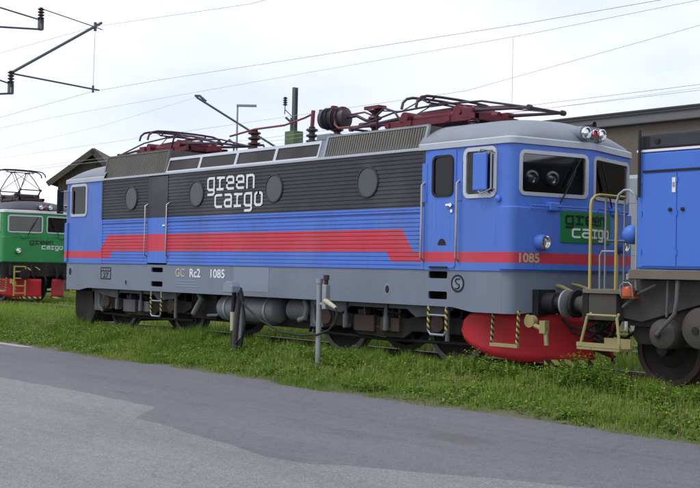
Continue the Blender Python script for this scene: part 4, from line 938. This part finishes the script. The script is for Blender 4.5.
# rail ladders, tank, pipes under the skirt
ladder(loco, 5.20, 5.58, -1.47, .50, .95, 'galv', (.80,), (5.20, 5.58)); ladder(loco, -2.96, -2.56, -1.47, .42, .95, 'galv', (.74,), (-2.96, -2.56))
tk = MB(); tk.rev([(.001, 0), (.14, .01), (.22, .05), (.25, .12), (.25, 1.0), (.258, 1.0), (.258, 1.05), (.25, 1.05), (.25, 1.75), (.22, 1.83), (.14, 1.88), (.001, 1.89)], (-.82, -1.10, .68), (1, 0, 0), 28)
tko = tk.build('air_tank', 'tank_grey', loco, 35)
for x_ in (-.5, .78): MB().rev([(.256, 0), (.268, 0), (.268, .05), (.256, .05)], (x_, -1.10, .68), (1, 0, 0), 28).build('tank_strap', 'galv', tko, 35)
tk = MB(); tk.rev([(.001, 0), (.12, .01), (.2, .06), (.2, .8), (.12, .87), (.001, .88)], (1.25, -1.02, .72), (1, 0, 0), 24); tk.build('air_tank', 'tank_grey', loco, 35)
MB().tube([(1.9, -1.25, .90), (2.0, -1.28, .78), (1.95, -1.28, .60), (1.78, -1.28, .55)], .05, 10).build('pipe', 'tank_grey', loco, 40)
MB().tube([(-1.55, -1.2, .92), (-1.35, -1.28, .82), (-1.5, -1.28, .66), (-1.62, -1.28, .52)], .06, 10).build('pipe', 'tank_grey', loco, 40)
MB().tube([(-1.3, -1.15, .5), (-.9, -1.2, .52), (-.75, -1.15, .68)], .03, 8).build('pipe', 'tank_grey', loco, 40)
cs = MB(); cs.box(-1.95, -1.05, -1.12, -.7, .42, .92); cs.build('battery_box', 'underframe', loco, bevel=.01)
cs = MB(); cs.box(2.05, 2.4, -1.25, -1.0, .45, .92); cs.build('valve_box', 'bogie_grey', loco, bevel=.01)
cs = MB(); cs.prism([(-6.0, .94), (-5.3, .94), (-5.45, .42), (-5.85, .42)], (0, -1.22, 0), (1, 0, 0), (0, 0, 1), .25); cs.build('sand_box', 'bogie_grey', loco, bevel=.015)
# front number and logo board
text_mesh('1085', .185, place_front(-1.41, 1.637, .034), 'number', 'cream', loco, .03, 1.12)
P_ = place_front(0, 0, .034)
sg = MB(); ys_ = [-.62, -.3, -.06, 0, .06, .3, .62]
sg.add([P_(y_, z_, dd) for dd in (.012, 0) for y_ in ys_ for z_ in (1.945, 2.405)], [(2*i, 2*i+2, 2*i+3, 2*i+1) for i in range(6)]+[(0, 1, 15, 14), (12, 26, 27, 13)]+[(2*i+1, 2*i+3, 14+2*i+3, 14+2*i+1) for i in range(6)])
sgo = sg.build('logo_board', 'sign_green', loco)
lt = MB(); stroke_word(lt, 'green', place_front(-.53, 2.225, .047), .19, .115, .195, .030); lt.build('lettering', 'black', sgo)
lt = MB(); stroke_word(lt, 'cargo', place_front(-.40, 2.03, .047), .19, .115, .195, .030); lt.build('lettering', 'white', sgo)

# ------------------------------------------------------------------ green locomotive on the next track
LG = dict(side='green_side', cab='green_cab', door='green_cab', gutter='white', roof='roof_dark', full=False, px=4.9)
gl_ = electric_loco((-29.05, 5.35, 0), 'green electric locomotive with raised pantograph, facing us behind the blue one', LG)
bl_ = MB(); bl_.plate([(.22, 2.70), (1.38, 2.70), (1.38, 3.22), (.22, 3.22)], [], Vector((6.85, -1.5, 0))-NFv*.06, TF, (0, 0, 1), .01); bl_.build('window_blind', 'beige_blind', gl_)
lt = MB(); stroke_word(lt, 'green', place_front(-.55, 2.20, .036), .19, .115, .195, .028); lt.build('lettering', 'black', gl_)
lt = MB(); stroke_word(lt, 'cargo', place_front(-.10, 2.02, .036), .19, .115, .195, .030); lt.build('lettering', 'white', gl_)
for y_ in (-1.05, 1.25):
    l = MB(); x0 = 7.36
    for s in (-.22, .22): l.bar((x0, y_+s, .25), (x0, y_+s, 1.35 if y_ < 0 else .98), .05, .03)
    for z_ in ((.35, .62, .9, 1.15, 1.34) if y_ < 0 else (.28, .42, .56, .70, .84, .97)): l.bar((x0, y_-.22, z_), (x0, y_+.22, z_), .05, .05)
    l.build('ladder', 'yellow', gl_)
l = MB(); l.box(6.96, 7.1, -1.3, 1.3, 1.0, 1.4); l.tube([(7.1, -.5, 1.35), (7.3, -.5, 1.0), (7.25, -.3, .7)], .04, 8); l.tube([(7.1, .5, 1.35), (7.3, .5, 1.0), (7.25, .4, .7)], .04, 8); l.build('beam_gear', 'bogie', gl_, 40)

# ------------------------------------------------------------------ blue diesel locomotive on the right
D = empty('diesel_locomotive', (8.0, 0, 0), 'blue hood diesel locomotive with yellow handrails coupled at the right edge', 'locomotive')
# local x = world x - 8.0
hd = MB(); hd.box(.87, 9.0, -1.35, 1.35, 1.56, 3.09); hood = hd.build('hood', 'blue_diesel', D, bevel=.03)
hd = MB(); hd.box(.885, 9.0, -1.325, 1.325, 3.125, 3.33); hr_ = hd.build('hood_top', 'black', D, bevel=.03)
for k in range(6):
    x_ = 1.05+k*1.3; g_ = MB(); g_.plate(rrect(x_, 3.155, x_+1.16, 3.30, .01, 2), [], (0, -1.332, 0), (1, 0, 0), (0, 0, 1), .01); g_.build('grille', 'dark_panel', hr_)
    for q in (.08, 1.05): MB().box(x_+q, x_+q+.06, -1.355, -1.33, 3.20, 3.25).build('latch', 'black', hr_)
ep = MB(); ep.box(.835, .868, -1.30, 1.30, 1.60, 3.30); ep.build('end_plate', 'dark_panel', D, bevel=.01)
for y_ in (-.14, .24):
    lp = MB(); lp.rev([(.085, 0), (.12, .0), (.12, .08), (.085, .09)], (.835, y_, 3.06), (-1, 0, 0), 20); lo = lp.build('headlight', 'chrome', D, 40)
    MB().rev([(.09, .03), (.05, .05), (.001, .06)], (.835, y_, 3.06), (-1, 0, 0), 20).build('lamp_lens', 'lens', lo, 60)
st = MB(); st.box(.865, 9.0, -1.358, 1.358, 3.092, 3.123); st.build('white_line', 'white', D)
gv = MB(); gv.box(.97, 9.0, -1.372, -1.349, 2.825, 2.85); gv.build('rain_strip', 'black', D)
for k in range(10):
    x_ = .95+k*.52; dr = MB(); dr.box(x_+.006, x_+.514, -1.362, -1.349, 1.60, 2.80); do = dr.build('hood_door', 'blue_diesel', D, bevel=.005)
    kn = MB(); kn.rev([(.025, 0), (.025, .02), (.001, .025)], (x_+.09 if k % 2 else x_+.43, -1.362, 2.33), (0, -1, 0), 12); kn.build('latch', 'black', do, 40)
MB().box(1.40, 1.45, -1.366, -1.361, 2.55, 2.74).build('data_tag', 'white', D)
MB().box(1.408, 1.442, -1.369, -1.366, 2.62, 2.68).build('tag_mark', 'galv', D)
pl = MB(); pl.tube([(.93, -1.39, 3.38), (.93, -1.39, 2.5)], .02, 8); pl.build('corner_rail', 'black', D, 40)
fr_ = MB(); fr_.box(.80, 9.0, -1.42, 1.42, 1.43, 1.555); fr_.build('frame', 'deck', D, bevel=.01)
dk = MB(); dk.box(.02, .80, -1.35, 1.35, 1.22, 1.28); dk.build('front_deck', 'deck', D, bevel=.008)
bm_ = MB(); bm_.box(0, .10, -1.33, 1.33, .82, 1.22); bm_.build('buffer_beam', 'bogie', D, bevel=.01)
bs = MB(); bs.box(.10, .55, -1.32, -1.0, .86, 1.215); bs.build('step_box', 'loco_grey', D, bevel=.01)
for sy in (-.87, .87):
    bf = MB(); bf.rev([(.20, 0), (.20, .06), (.155, .07), (.155, .28), (.11, .29), (.11, .40)], (0, sy, 1.05), (-1, 0, 0), 24); bo = bf.build('buffer', 'loco_grey', D, 40)
    bh = MB(); bh.rev([(.15, .0), (.20, .0), (.20, .06), (.15, .09), (.001, .10)], (-.40, sy, 1.05), (-1, 0, 0), 24); bh.rev([(.001, -.001), (.15, 0)], (-.40, sy, 1.05), (-1, 0, 0), 24); bh.build('buffer_head', 'bogie', bo, 40)
# handrails
h1 = MB(); h1.tube([(.10, -1.30, 1.28), (.10, -1.30, 2.42), (.10, -1.28, 2.50), (.10, -1.20, 2.56), (.10, -1.10, 2.58), (.10, -.50, 2.58)], .021, 10); h1.build('handrail', 'yellow', D, 60)
h1 = MB(); h1.tube([(.52, -1.30, 1.28), (.52, -1.30, 2.30)], .021, 10); ho = h1.build('handrail', 'yellow', D, 60)
h1 = MB(); h1.tube([(.52, -1.30, 2.30), (.52, -1.30, 2.46), (.56, -1.30, 2.56), (.64, -1.30, 2.61), (.72, -1.30, 2.61), (.80, -1.30, 2.55), (.84, -1.30, 2.44), (.84, -1.30, 1.28)], .019, 10); h1.build('handrail_hoop', 'galv', ho, 60)
h1 = MB(); h1.tube([(.10, -.95, 1.28), (.10, -.95, 2.56)], .015, 8); h1.tube([(.10, -.95, 1.95), (.10, -.1, 1.95)], .016, 8); h1.tube([(.10, -.5, 1.28), (.10, -.5, 2.58)], .015, 8); h1.tube([(.10, .5, 1.28), (.10, .5, 2.5)], .015, 8)
h1.build('end_rail', 'galv', D, 40)
h1 = MB(); h1.tube([(.12, -1.10, 1.28), (.12, -1.10, 1.74), (.14, -1.08, 1.80), (.30, -1.02, 1.80), (.34, -1.0, 1.74), (.34, -1.0, 1.28)], .015, 8); h1.build('grab_rail', 'galv', D, 60)
lp = MB(); lp.rev([(.13, 0), (.13, .10), (.10, .17), (.05, .20), (.001, .205)], (.70, -1.12, 2.02), (0, -1, 0), 22); lp.build('lamp_housing', 'blue_diesel', D, 60)
lp = MB(); lp.tube([(.70, -1.0, 2.02), (.86, -.95, 2.02)], .03, 8); lp.build('lamp_arm', 'blue_diesel', D, 40)
lp = MB(); lp.box(.68, .88, -1.40, -1.28, 1.17, 1.20); lp.rev([(.085, 0), (.085, .09), (.06, .125), (.001, .135)], (.78, -1.38, 1.20), (0, 0, 1), 18); lpo = lp.build('marker_lamp', 'orange', D, 40)
lp = MB(); lp.tube([(.69, -1.42, 1.20), (.69, -1.44, 1.34), (.74, -1.44, 1.38), (.82, -1.44, 1.38), (.87, -1.44, 1.34), (.87, -1.42, 1.20)], .009, 6); lp.build('lamp_guard', 'galv', lpo, 40)
# hanging step
sp_ = MB(); sp_.box(.03, .72, -1.48, -1.18, .46, .50); so = sp_.build('step', 'pale_yellow', D, bevel=.006)
sp_ = MB(); sp_.box(.03, .72, -1.485, -1.475, .50, .56); sp_.box(.28, .70, -1.20, -1.18, .50, .62); sp_.build('step_edge', 'pale_yellow', so)
sp_ = MB(); sp_.tube([(.06, -1.44, .50), (.14, -1.40, .90), (.16, -1.33, .95)], .020, 8); sp_.tube([(.70, -1.44, .50), (.62, -1.40, .90), (.60, -1.33, .95)], .020, 8); sp_.tube([(.14, -1.40, .93), (.62, -1.40, .93)], .016, 8); sp_.build('step_hanger', 'pale_yellow', so, 40)
# running gear
for s in (-1, 1):
    bg_ = MB(); bg_.plate([(.55, 1.42), (1.9, 1.42), (1.9, 1.18), (1.25, .98), (.85, .86), (.55, .90)], [], (0, s*1.2+.03, 0), (1, 0, 0), (0, 0, 1), .06)
    bg_.build('frame_plate', 'loco_grey', D, bevel=.01)
bg_ = MB(); bg_.box(.6, 9.0, -1.12, 1.12, .80, 1.43); bg_.box(.65, 1.5, -.62, .62, .3, .8)  # low inner box added to deepen the shade under the diesel
for s in (-1, 1): bg_.plate([(.62, .66), (.66, .84), (5.0, .84), (5.0, .56), (.7, .56)], [], (0, s*1.08+.05, 0), (1, 0, 0), (0, 0, 1), .1)
bg_.box(2.2, 5.0, -1.1, 1.1, .40, .9); bg_.build('underframe', 'underframe', D)
for x_ in (1.05, 3.4):
    MB().cyl((x_, -1.0, .5), (x_, 1.0, .5), .08, n=14).build('axle', 'bogie', D, 40)
    for s in (-1, 1):
        w = MB(); w.mi = 1; w.rev([(.42, -.065), (.498, -.065), (.502, .02), (.528, .045), (.528, .068), (.42, .068)], (x_, s*.7535, .5), (0, -s, 0), 40)
        w.mi = 0; w.rev([(.425, -.04), (.25, .01), (.15, -.06), (.001, -.07)], (x_, s*.7535, .5), (0, -s, 0), 40); w.rev([(.425, .045), (.001, .08)], (x_, s*.7535, .5), (0, -s, 0), 30)
        w.build('wheel', ['bogie', 'rust'], D, 35)
for x_, z_, r_ in ((1.24, .72, .20), (1.78, .82, .27), (2.45, .8, .25)):
    tk = MB(); tk.rev([(.001, -.03), (r_*.6, -.02), (r_*.93, .02), (r_, .06), (r_, .7), (.001, .75)], (x_, -1.32, z_), (0, 1, 0), 28); to = tk.build('air_reservoir', 'loco_grey', D, 35)
    MB().rev([(r_*.18, 0), (r_*.18, -.02), (.001, -.022)], (x_-.03, -1.345, z_-.02), (0, 1, 0), 12).build('drain_plug', 'bogie', to, 40)
pp = MB(); pp.tube([(1.50, -1.36, 1.42), (1.50, -1.38, 1.16), (1.48, -1.39, 1.0), (1.40, -1.40, .90), (1.30, -1.40, .80), (1.22, -1.38, .72)], .028, 8); pp.tube([(1.32, -1.30, 1.42), (1.32, -1.32, .95)], .018, 8); pp.tube([(.62, -1.27, 1.05), (.9, -1.3, 1.25), (1.15, -1.3, 1.36)], .02, 8)
pp.build('pipework', 'bogie_grey', D, 40)
cp = MB(); cp.tube([(0, 0, .98), (-.25, 0, .98), (-.42, 0, .9), (-.5, 0, .85)], .04, 8); cp.tube([(0, -.4, .9), (-.15, -.4, .6), (-.35, -.3, .5), (-.55, -.25, .6), (-.62, -.25, .8)], .03, 8); cp.build('coupling_chain', 'bogie', D, 40)

for k, (ya, yb, dz) in enumerate(((-.62, -.55, .42), (-.48, -.30, .36), (-.30, -.20, .50), (.35, .25, .45), (-.75, -.66, .30))):
    MB().tube([(.0, ya, .98), (-.14, ya, .95-dz*.5), (-.40, (ya+yb)/2, .98-dz), (-.75, yb, .96-dz*.8), (-.98, yb, .98)], .022+.005*(k % 2), 8).build('coupling_hose', 'rubber' if k != 2 else 'loco_grey', D, 60)
for k in range(10):
    for z_ in (1.75, 2.25, 2.68): MB().cyl((.955+k*.52, -1.368, z_), (.955+k*.52, -1.368, z_+.07), .010, n=8).build('hinge', 'blue_diesel', D, 40)

# ------------------------------------------------------------------ wayside posts with hoses
fp_ = empty('feed_post', (3.28, -2.08, -.2), 'grey wayside feed post with valve and cable in front of the locomotive', 'post')
MB().cyl((0, 0, 0), (0, 0, 1.45), .045, n=14).build('pole', 'galv', fp_, 40)
o = MB(); o.cyl((0, 0, 1.44), (0, 0, 1.52), .06, n=14); o.build('cap', 'galv', fp_, 40)
o = MB(); o.box(.12, .22, -.05, .05, 1.02, 1.42); o.tube([(0, 0, 1.1), (.14, 0, 1.1)], .03, 8); o.build('valve_body', 'galv', fp_, 40, bevel=.01)
o = MB(); o.cyl((.17, 0, 1.42), (.17, 0, 1.56), .035); o.cyl((.17, 0, 1.50), (.17, 0, 1.58), .05); o.build('valve_cap', 'rust', fp_, 40)
o = MB(); o.tube([(.18, -.02, 1.16), (.34, -.03, 1.10), (.46, -.03, 1.05)], [.05, .04, .03], 10); o.build('nozzle', 'cream', fp_, 40)
o = MB(); o.tube([(.46, -.03, 1.05), (.50, -.04, .95), (.45, -.04, .80), (.30, -.05, .68), (.05, -.06, .60), (-.4, -.02, .56), (-1.0, 0, .58), (-1.6, .02, .75), (-2.1, .04, .98), (-2.36, .05, 1.2)], .018, 8); o.build('cable', 'rubber', fp_, 60)
hp = empty('hose_post', (.82, -1.9, -.2), 'low post hung with loops of black hose in front of the grey tank', 'post')
MB().cyl((.03, 0, 0), (.03, 0, 1.22), .045, n=12).build('pole', 'galv', hp, 40)
o = MB(); o.prism([(-.14+.0, 1.22), (.16, 1.22), (.15, 1.33), (.08, 1.42), (-.06, 1.42), (-.13, 1.33)], (0, -.10, 0), (1, 0, 0), (0, 0, 1), -.2); o.build('hanger', 'patch_grey', hp, bevel=.02)
o = MB(); o.tube([(-.10, -.06, 1.24), (-.11, -.07, .80)], .045, 8); o.build('plug_sleeve', 'black', hp, 40)
o = MB(); o.tube([(-.11, -.07, .86), (-.11, -.07, .52)], [.055, .05], 10); o.build('plug', 'cream', hp, 40)
for k in range(4):
    o = MB(); w_ = .12+.03*k; zb_ = .12+.06*k; o.tube([(.10, -.06-.02*k, 1.30), (.16+w_*.4, -.08-.02*k, 1.12), (.16+w_*.55, -.08, .70), (.12+w_*.4, -.08, zb_+.12), (.05, -.09, zb_), (-.06-w_*.3, -.09, zb_+.12), (-.09, -.08, .52)], .020+.004*(k % 2), 8); o.build('hose_loop', 'rubber', hp, 60)
o = MB(); o.tube([(.06, -.04, 1.22), (.02, -.08, .8), (-.02, -.09, .4), (-.03, -.08, .05)], .05, 10); o.build('hose_bundle', 'loco_grey', hp, 60)

# ------------------------------------------------------------------ overhead line
def cable(name, pts, r, label, cat='wire', group=None, mat='wire', sag=0, n=10):
    P = []
    for a, b_ in zip(pts[:-1], pts[1:]):
        for k in range(n):
            q = k/n; P.append(Vector(a).lerp(Vector(b_), q)+Vector((0, 0, -sag*4*q*(1-q))))
    P.append(Vector(pts[-1])); o = MB().tube(P, r, 6).build(name, mat, None, 60); return tag(o, label, cat, group)
def i_mast(parent, x, y, z1, w, mat):
    o = MB(); o.box(x-w/2, x+w/2, y-w/2, y-w/2+.02, -.3, z1); o.box(x-w/2, x+w/2, y+w/2-.02, y+w/2, -.3, z1); o.box(x-.01, x+.01, y-w/2+.02, y+w/2-.02, -.3, z1)
    return o.build('mast', mat, parent)
MX = -8.4
cm = empty('catenary_mast', (MX, 0, 0), 'cantilever arms and insulators of the catenary mast at the top left', 'catenary mast')
i_mast(cm, 0, -3.55, 8.6, .26, 'mast_grey')
for z0, z1, yb in ((7.55, 7.84, -1.50), (5.86, 6.16, -2.24)):
    insul(MB(), 0, yb, z0, z1, .085, 4).build('insulator', 'insulator', cm, 60)
    o = MB(); o.box(-.06, .06, yb-.05, yb+.05, z0-.27, z0-.24); o.box(-.06, .06, yb-.055, yb-.03, z0-.25, z0); o.box(-.06, .06, yb+.03, yb+.055, z0-.25, z0); o.cyl((0, yb, z0-.1), (0, yb, z0+.02), .02)
    o.tube([(0, yb, z0-.25), (0, -3.45, z0-.45)], .025, 8); o.tube([(0, yb, z0-.02), (0, -3.45, z0+.22)], .02, 8); o.build('insulator_bracket', 'tube_dark', cm, 40)
o = MB(); o.tube([(0, -2.2, 6.14), (0, .18, 7.74)], .035, 10); o.build('cantilever_tube', 'tube_dark', cm, 40)
o = MB(); o.tube([(0, -1.5, 7.82), (0, .0, 7.60), (0, .2, 7.56)], .014, 6); o.build('top_tie', 'tube_dark', cm, 40)
o = MB(); o.tube([(0, -2.2, 6.10), (0, .16, 5.98)], .022, 8); o.build('registration_arm', 'tube_dark', cm, 40)
o = MB(); o.cyl((0, 0, 7.5), (0, 0, 7.72), .04); o.cyl((0, -.02, 5.90), (0, -.02, 6.08), .03); o.tube([(0, 0, 7.6), (0, -.02, 6.0)], .005, 5); o.build('wire_clamp', 'tube_dark', cm, 40)
cable('messenger_wire', [(-70, -.3, 8.4), (MX, .02, 7.62), (-1.68, 0, 7.07), (10, 0, 7.0), (60, 0, 7.6)], .0046, 'messenger wire running from the top left cantilever out of the top of the picture')
cable('contact_wire', [(-70, -.35, 5.9), (-14.05, -.05, 5.75), (MX, -.02, 5.93), (-5.2, 0, 5.86), (5.7, 0, 5.50), (8.5, 0, 5.45), (60, 0, 5.5)], .0046, 'contact wire held by the lower arm of the top left cantilever')
cable('messenger_wire', [(-70, 5.2, 6.9), (-20, 5.35, 7.0), (1.54, 5.35, 6.80), (5.97, 5.35, 6.85), (40, 5.35, 7.2)], .0046, 'messenger wire over the middle track, upper right of the sky')
cable('contact_wire', [(-70, 5.2, 5.2), (-20, 5.35, 5.22), (40, 5.35, 5.16)], .0046, 'upper of two close contact wires low in the right sky')
cable('contact_wire', [(-70, 5.6, 5.1), (-20, 5.55, 5.15), (40, 5.65, 5.10)], .0046, 'lower of two close contact wires low in the right sky')
cable('dropper_wire', [(1.05, 5.35, 6.80), (1.05, 5.35, 5.2)], .0046, 'thin vertical dropper between the wires right of the front pantograph')
cable('cross_wire', [(-30, 6.5, 6.0), (-.3, 5.3, 5.72), (5.95, 5, 6.26), (14, 4.2, 7.0)], .0046, 'slanting wire rising across the right sky above the headlamps')
cable('cross_wire', [(-60, 11.3, 6.9), (-28.5, 11.2, 7.85), (-20.5, 11.15, 8.36)], .0046, 'slanting wire rising behind the rear pantograph in the left sky')
cable('cross_wire', [(-60, 14, 7.0), (-18, 14.2, 6.6), (20, 14, 7.0)], .0046, 'thin wire behind the busbar in front of the green mast')
# mast with green box behind the locomotive
bmst = empty('catenary_mast', (-17.9, 14.2, 0), 'green catenary mast with a box and one insulator behind the blue locomotive', 'catenary mast')
i_mast(bmst, 0, 0, 8.85, .17, 'mast_grey')
MB().box(-.32, .28, -.25, .25, 6.25, 7.05).build('switch_box', 'mast_green', bmst, bevel=.02)
o = MB(); o.bar((-.03, -.16, 6.2), (-.03, -.16, 7.6), .06, .05); o.build('control_rod', 'mast_grey', bmst)
insul(MB(), -.26, -.30, 8.10, 8.45, .10, 4).build('insulator', 'insulator_grey', bmst, 60)
o = MB(); o.tube([(-.26, -.30, 8.1), (-.27, -.31, 7.75)], .02, 6); o.tube([(-.27, -.31, 7.95), (0, 0, 7.55)], .018, 6); o.tube([(-.24, -.28, 7.62), (.02, .02, 7.28)], .045, 6); o.build('insulator_arm', 'tube_dark', bmst, 40)
o = MB(); o.tube([(0, 0, 5.95), (-2.6, -3.05, 8.36)], .045, 8); o.tube([(-2.66, -3.1, 8.42), (-2.52, -2.95, 8.42), (-2.35, -2.75, 8.2)], .05, 8); o.build('cantilever_tube', 'tube_dark', bmst, 40)
o = MB(); o.tube([(0, 0, 5.4), (-1.4, -1.6, 5.7)], .03, 8); o.build('registration_arm', 'tube_dark', bmst, 40)
# yard lamp
lm = empty('yard_lamp', (-30, 20, 0), 'thin grey yard lamp with a flat head, left of the green mast', 'lamp')
MB().tube([(0, 0, -.2), (0, 0, 10.0)], [.09, .045], 10).build('pole', 'galv', lm, 40)
o = MB(); o.box(-.05, 1.0, -.09, .09, 9.9, 10.02); o.build('lamp_head', 'galv', lm, bevel=.02)
lm.rotation_euler.z = R(48)

# ------------------------------------------------------------------ buildings
wh = empty('brick_building', (0, 13, 0), 'long brown brick building with a flat grey roof edge behind the right locomotive', 'building')
o = MB(); o.box(-6.2, 34, -.12, 14, -.3, 5.72); o.build('wall', 'brick_brown', wh)
o = MB(); o.box(-6.5, 34.4, -.30, 14.4, 5.725, 6.05); ro = o.build('roof', 'fascia', wh, bevel=.03)
MB().box(-6.5, 34.4, -.34, -.301, 5.98, 6.08).build('roof_edge', 'bitumen', ro)
MB().box(-6.52, 34.4, -.36, 14.4, 6.055, 6.10).build('roof_sheet', 'bitumen', ro)
for x_ in (-1.0, 6, 13, 20):
    d = MB(); d.box(x_, x_+2.6, -.18, -.12, -.25, 4.3); do = d.build('door', 'frame_light', wh, bevel=.01)
    for k in range(6): MB().box(x_+.08, x_+2.52, -.205, -.181, -.2+k*.74, .50+k*.74).build('door_panel', 'galv', do)
pp = MB(); pp.tube([(-3.4, -.22, -.2), (-3.4, -.22, 5.7)], .06, 8); pp.build('downpipe', 'galv', wh, 40)

hx, hy = -36.9, 15.5
hs = empty('wooden_house', (hx, hy, 0), 'dark brown wooden gabled house behind the left end of the blue locomotive', 'house')
hs.rotation_euler.z = R(-40)
# gable towards +x (local), ridge along x
gp = [(-1.95, -.3), (1.9, -.3), (1.9, 5.45), (0, 7.55), (-1.95, 6.05)]
o = MB(); o.prism([(y_, z_) for y_, z_ in gp], (0, 0, 0), (0, 1, 0), (0, 0, 1), 9); wo_ = o.build('wall', 'wood_dark', hs)
k = 0; y_ = -1.95
while y_ < 1.9:
    zt = (7.55+y_*1.5/1.95 if y_ < 0 else 7.55-(y_+.2)*2.1/1.9)-.12
    MB().box(.0, .025+.012*(k % 2), y_+.006, y_+.205, -.25, zt).build('board', 'wood_dark', wo_); y_ += .21; k += 1
for ya, za, yb, zb_ in ((-2.40, 5.76, .05, 7.64), (2.2, 5.17, -.05, 7.66)):
    o = MB(); a = Vector((0, ya, za)); b2 = Vector((0, yb, zb_)); nrm = Vector((0, -(b2-a).z, (b2-a).y)).normalized()*.14
    if nrm.z < 0: nrm = -nrm
    vs_ = [p+Vector((x_, 0, 0)) for x_ in (.5, -9.4) for p in (a, b2, b2+nrm, a+nrm)]
    o.add(vs_, [(0, 1, 2, 3), (7, 6, 5, 4), (0, 4, 5, 1), (1, 5, 6, 2), (2, 6, 7, 3), (3, 7, 4, 0)]); ro = o.build('roof', 'roofing_brown', hs)
    o = MB(); o.add([p+Vector((x_, 0, -.03)) for x_ in (.53, .501) for p in (a-nrm, b2-nrm, b2+nrm*.9, a+nrm*.9)], [(0, 1, 2, 3), (7, 6, 5, 4), (0, 4, 5, 1), (1, 5, 6, 2), (2, 6, 7, 3), (3, 7, 4, 0)]); o.build('bargeboard', 'roofing_brown', ro)
o = MB(); o.box(.04, .08, -1.80, -1.15, 4.6, 5.45); wn = o.build('window', 'off_white', hs)
MB().box(.081, .09, -1.73, -1.22, 4.68, 5.37).build('pane', 'galv', wn)
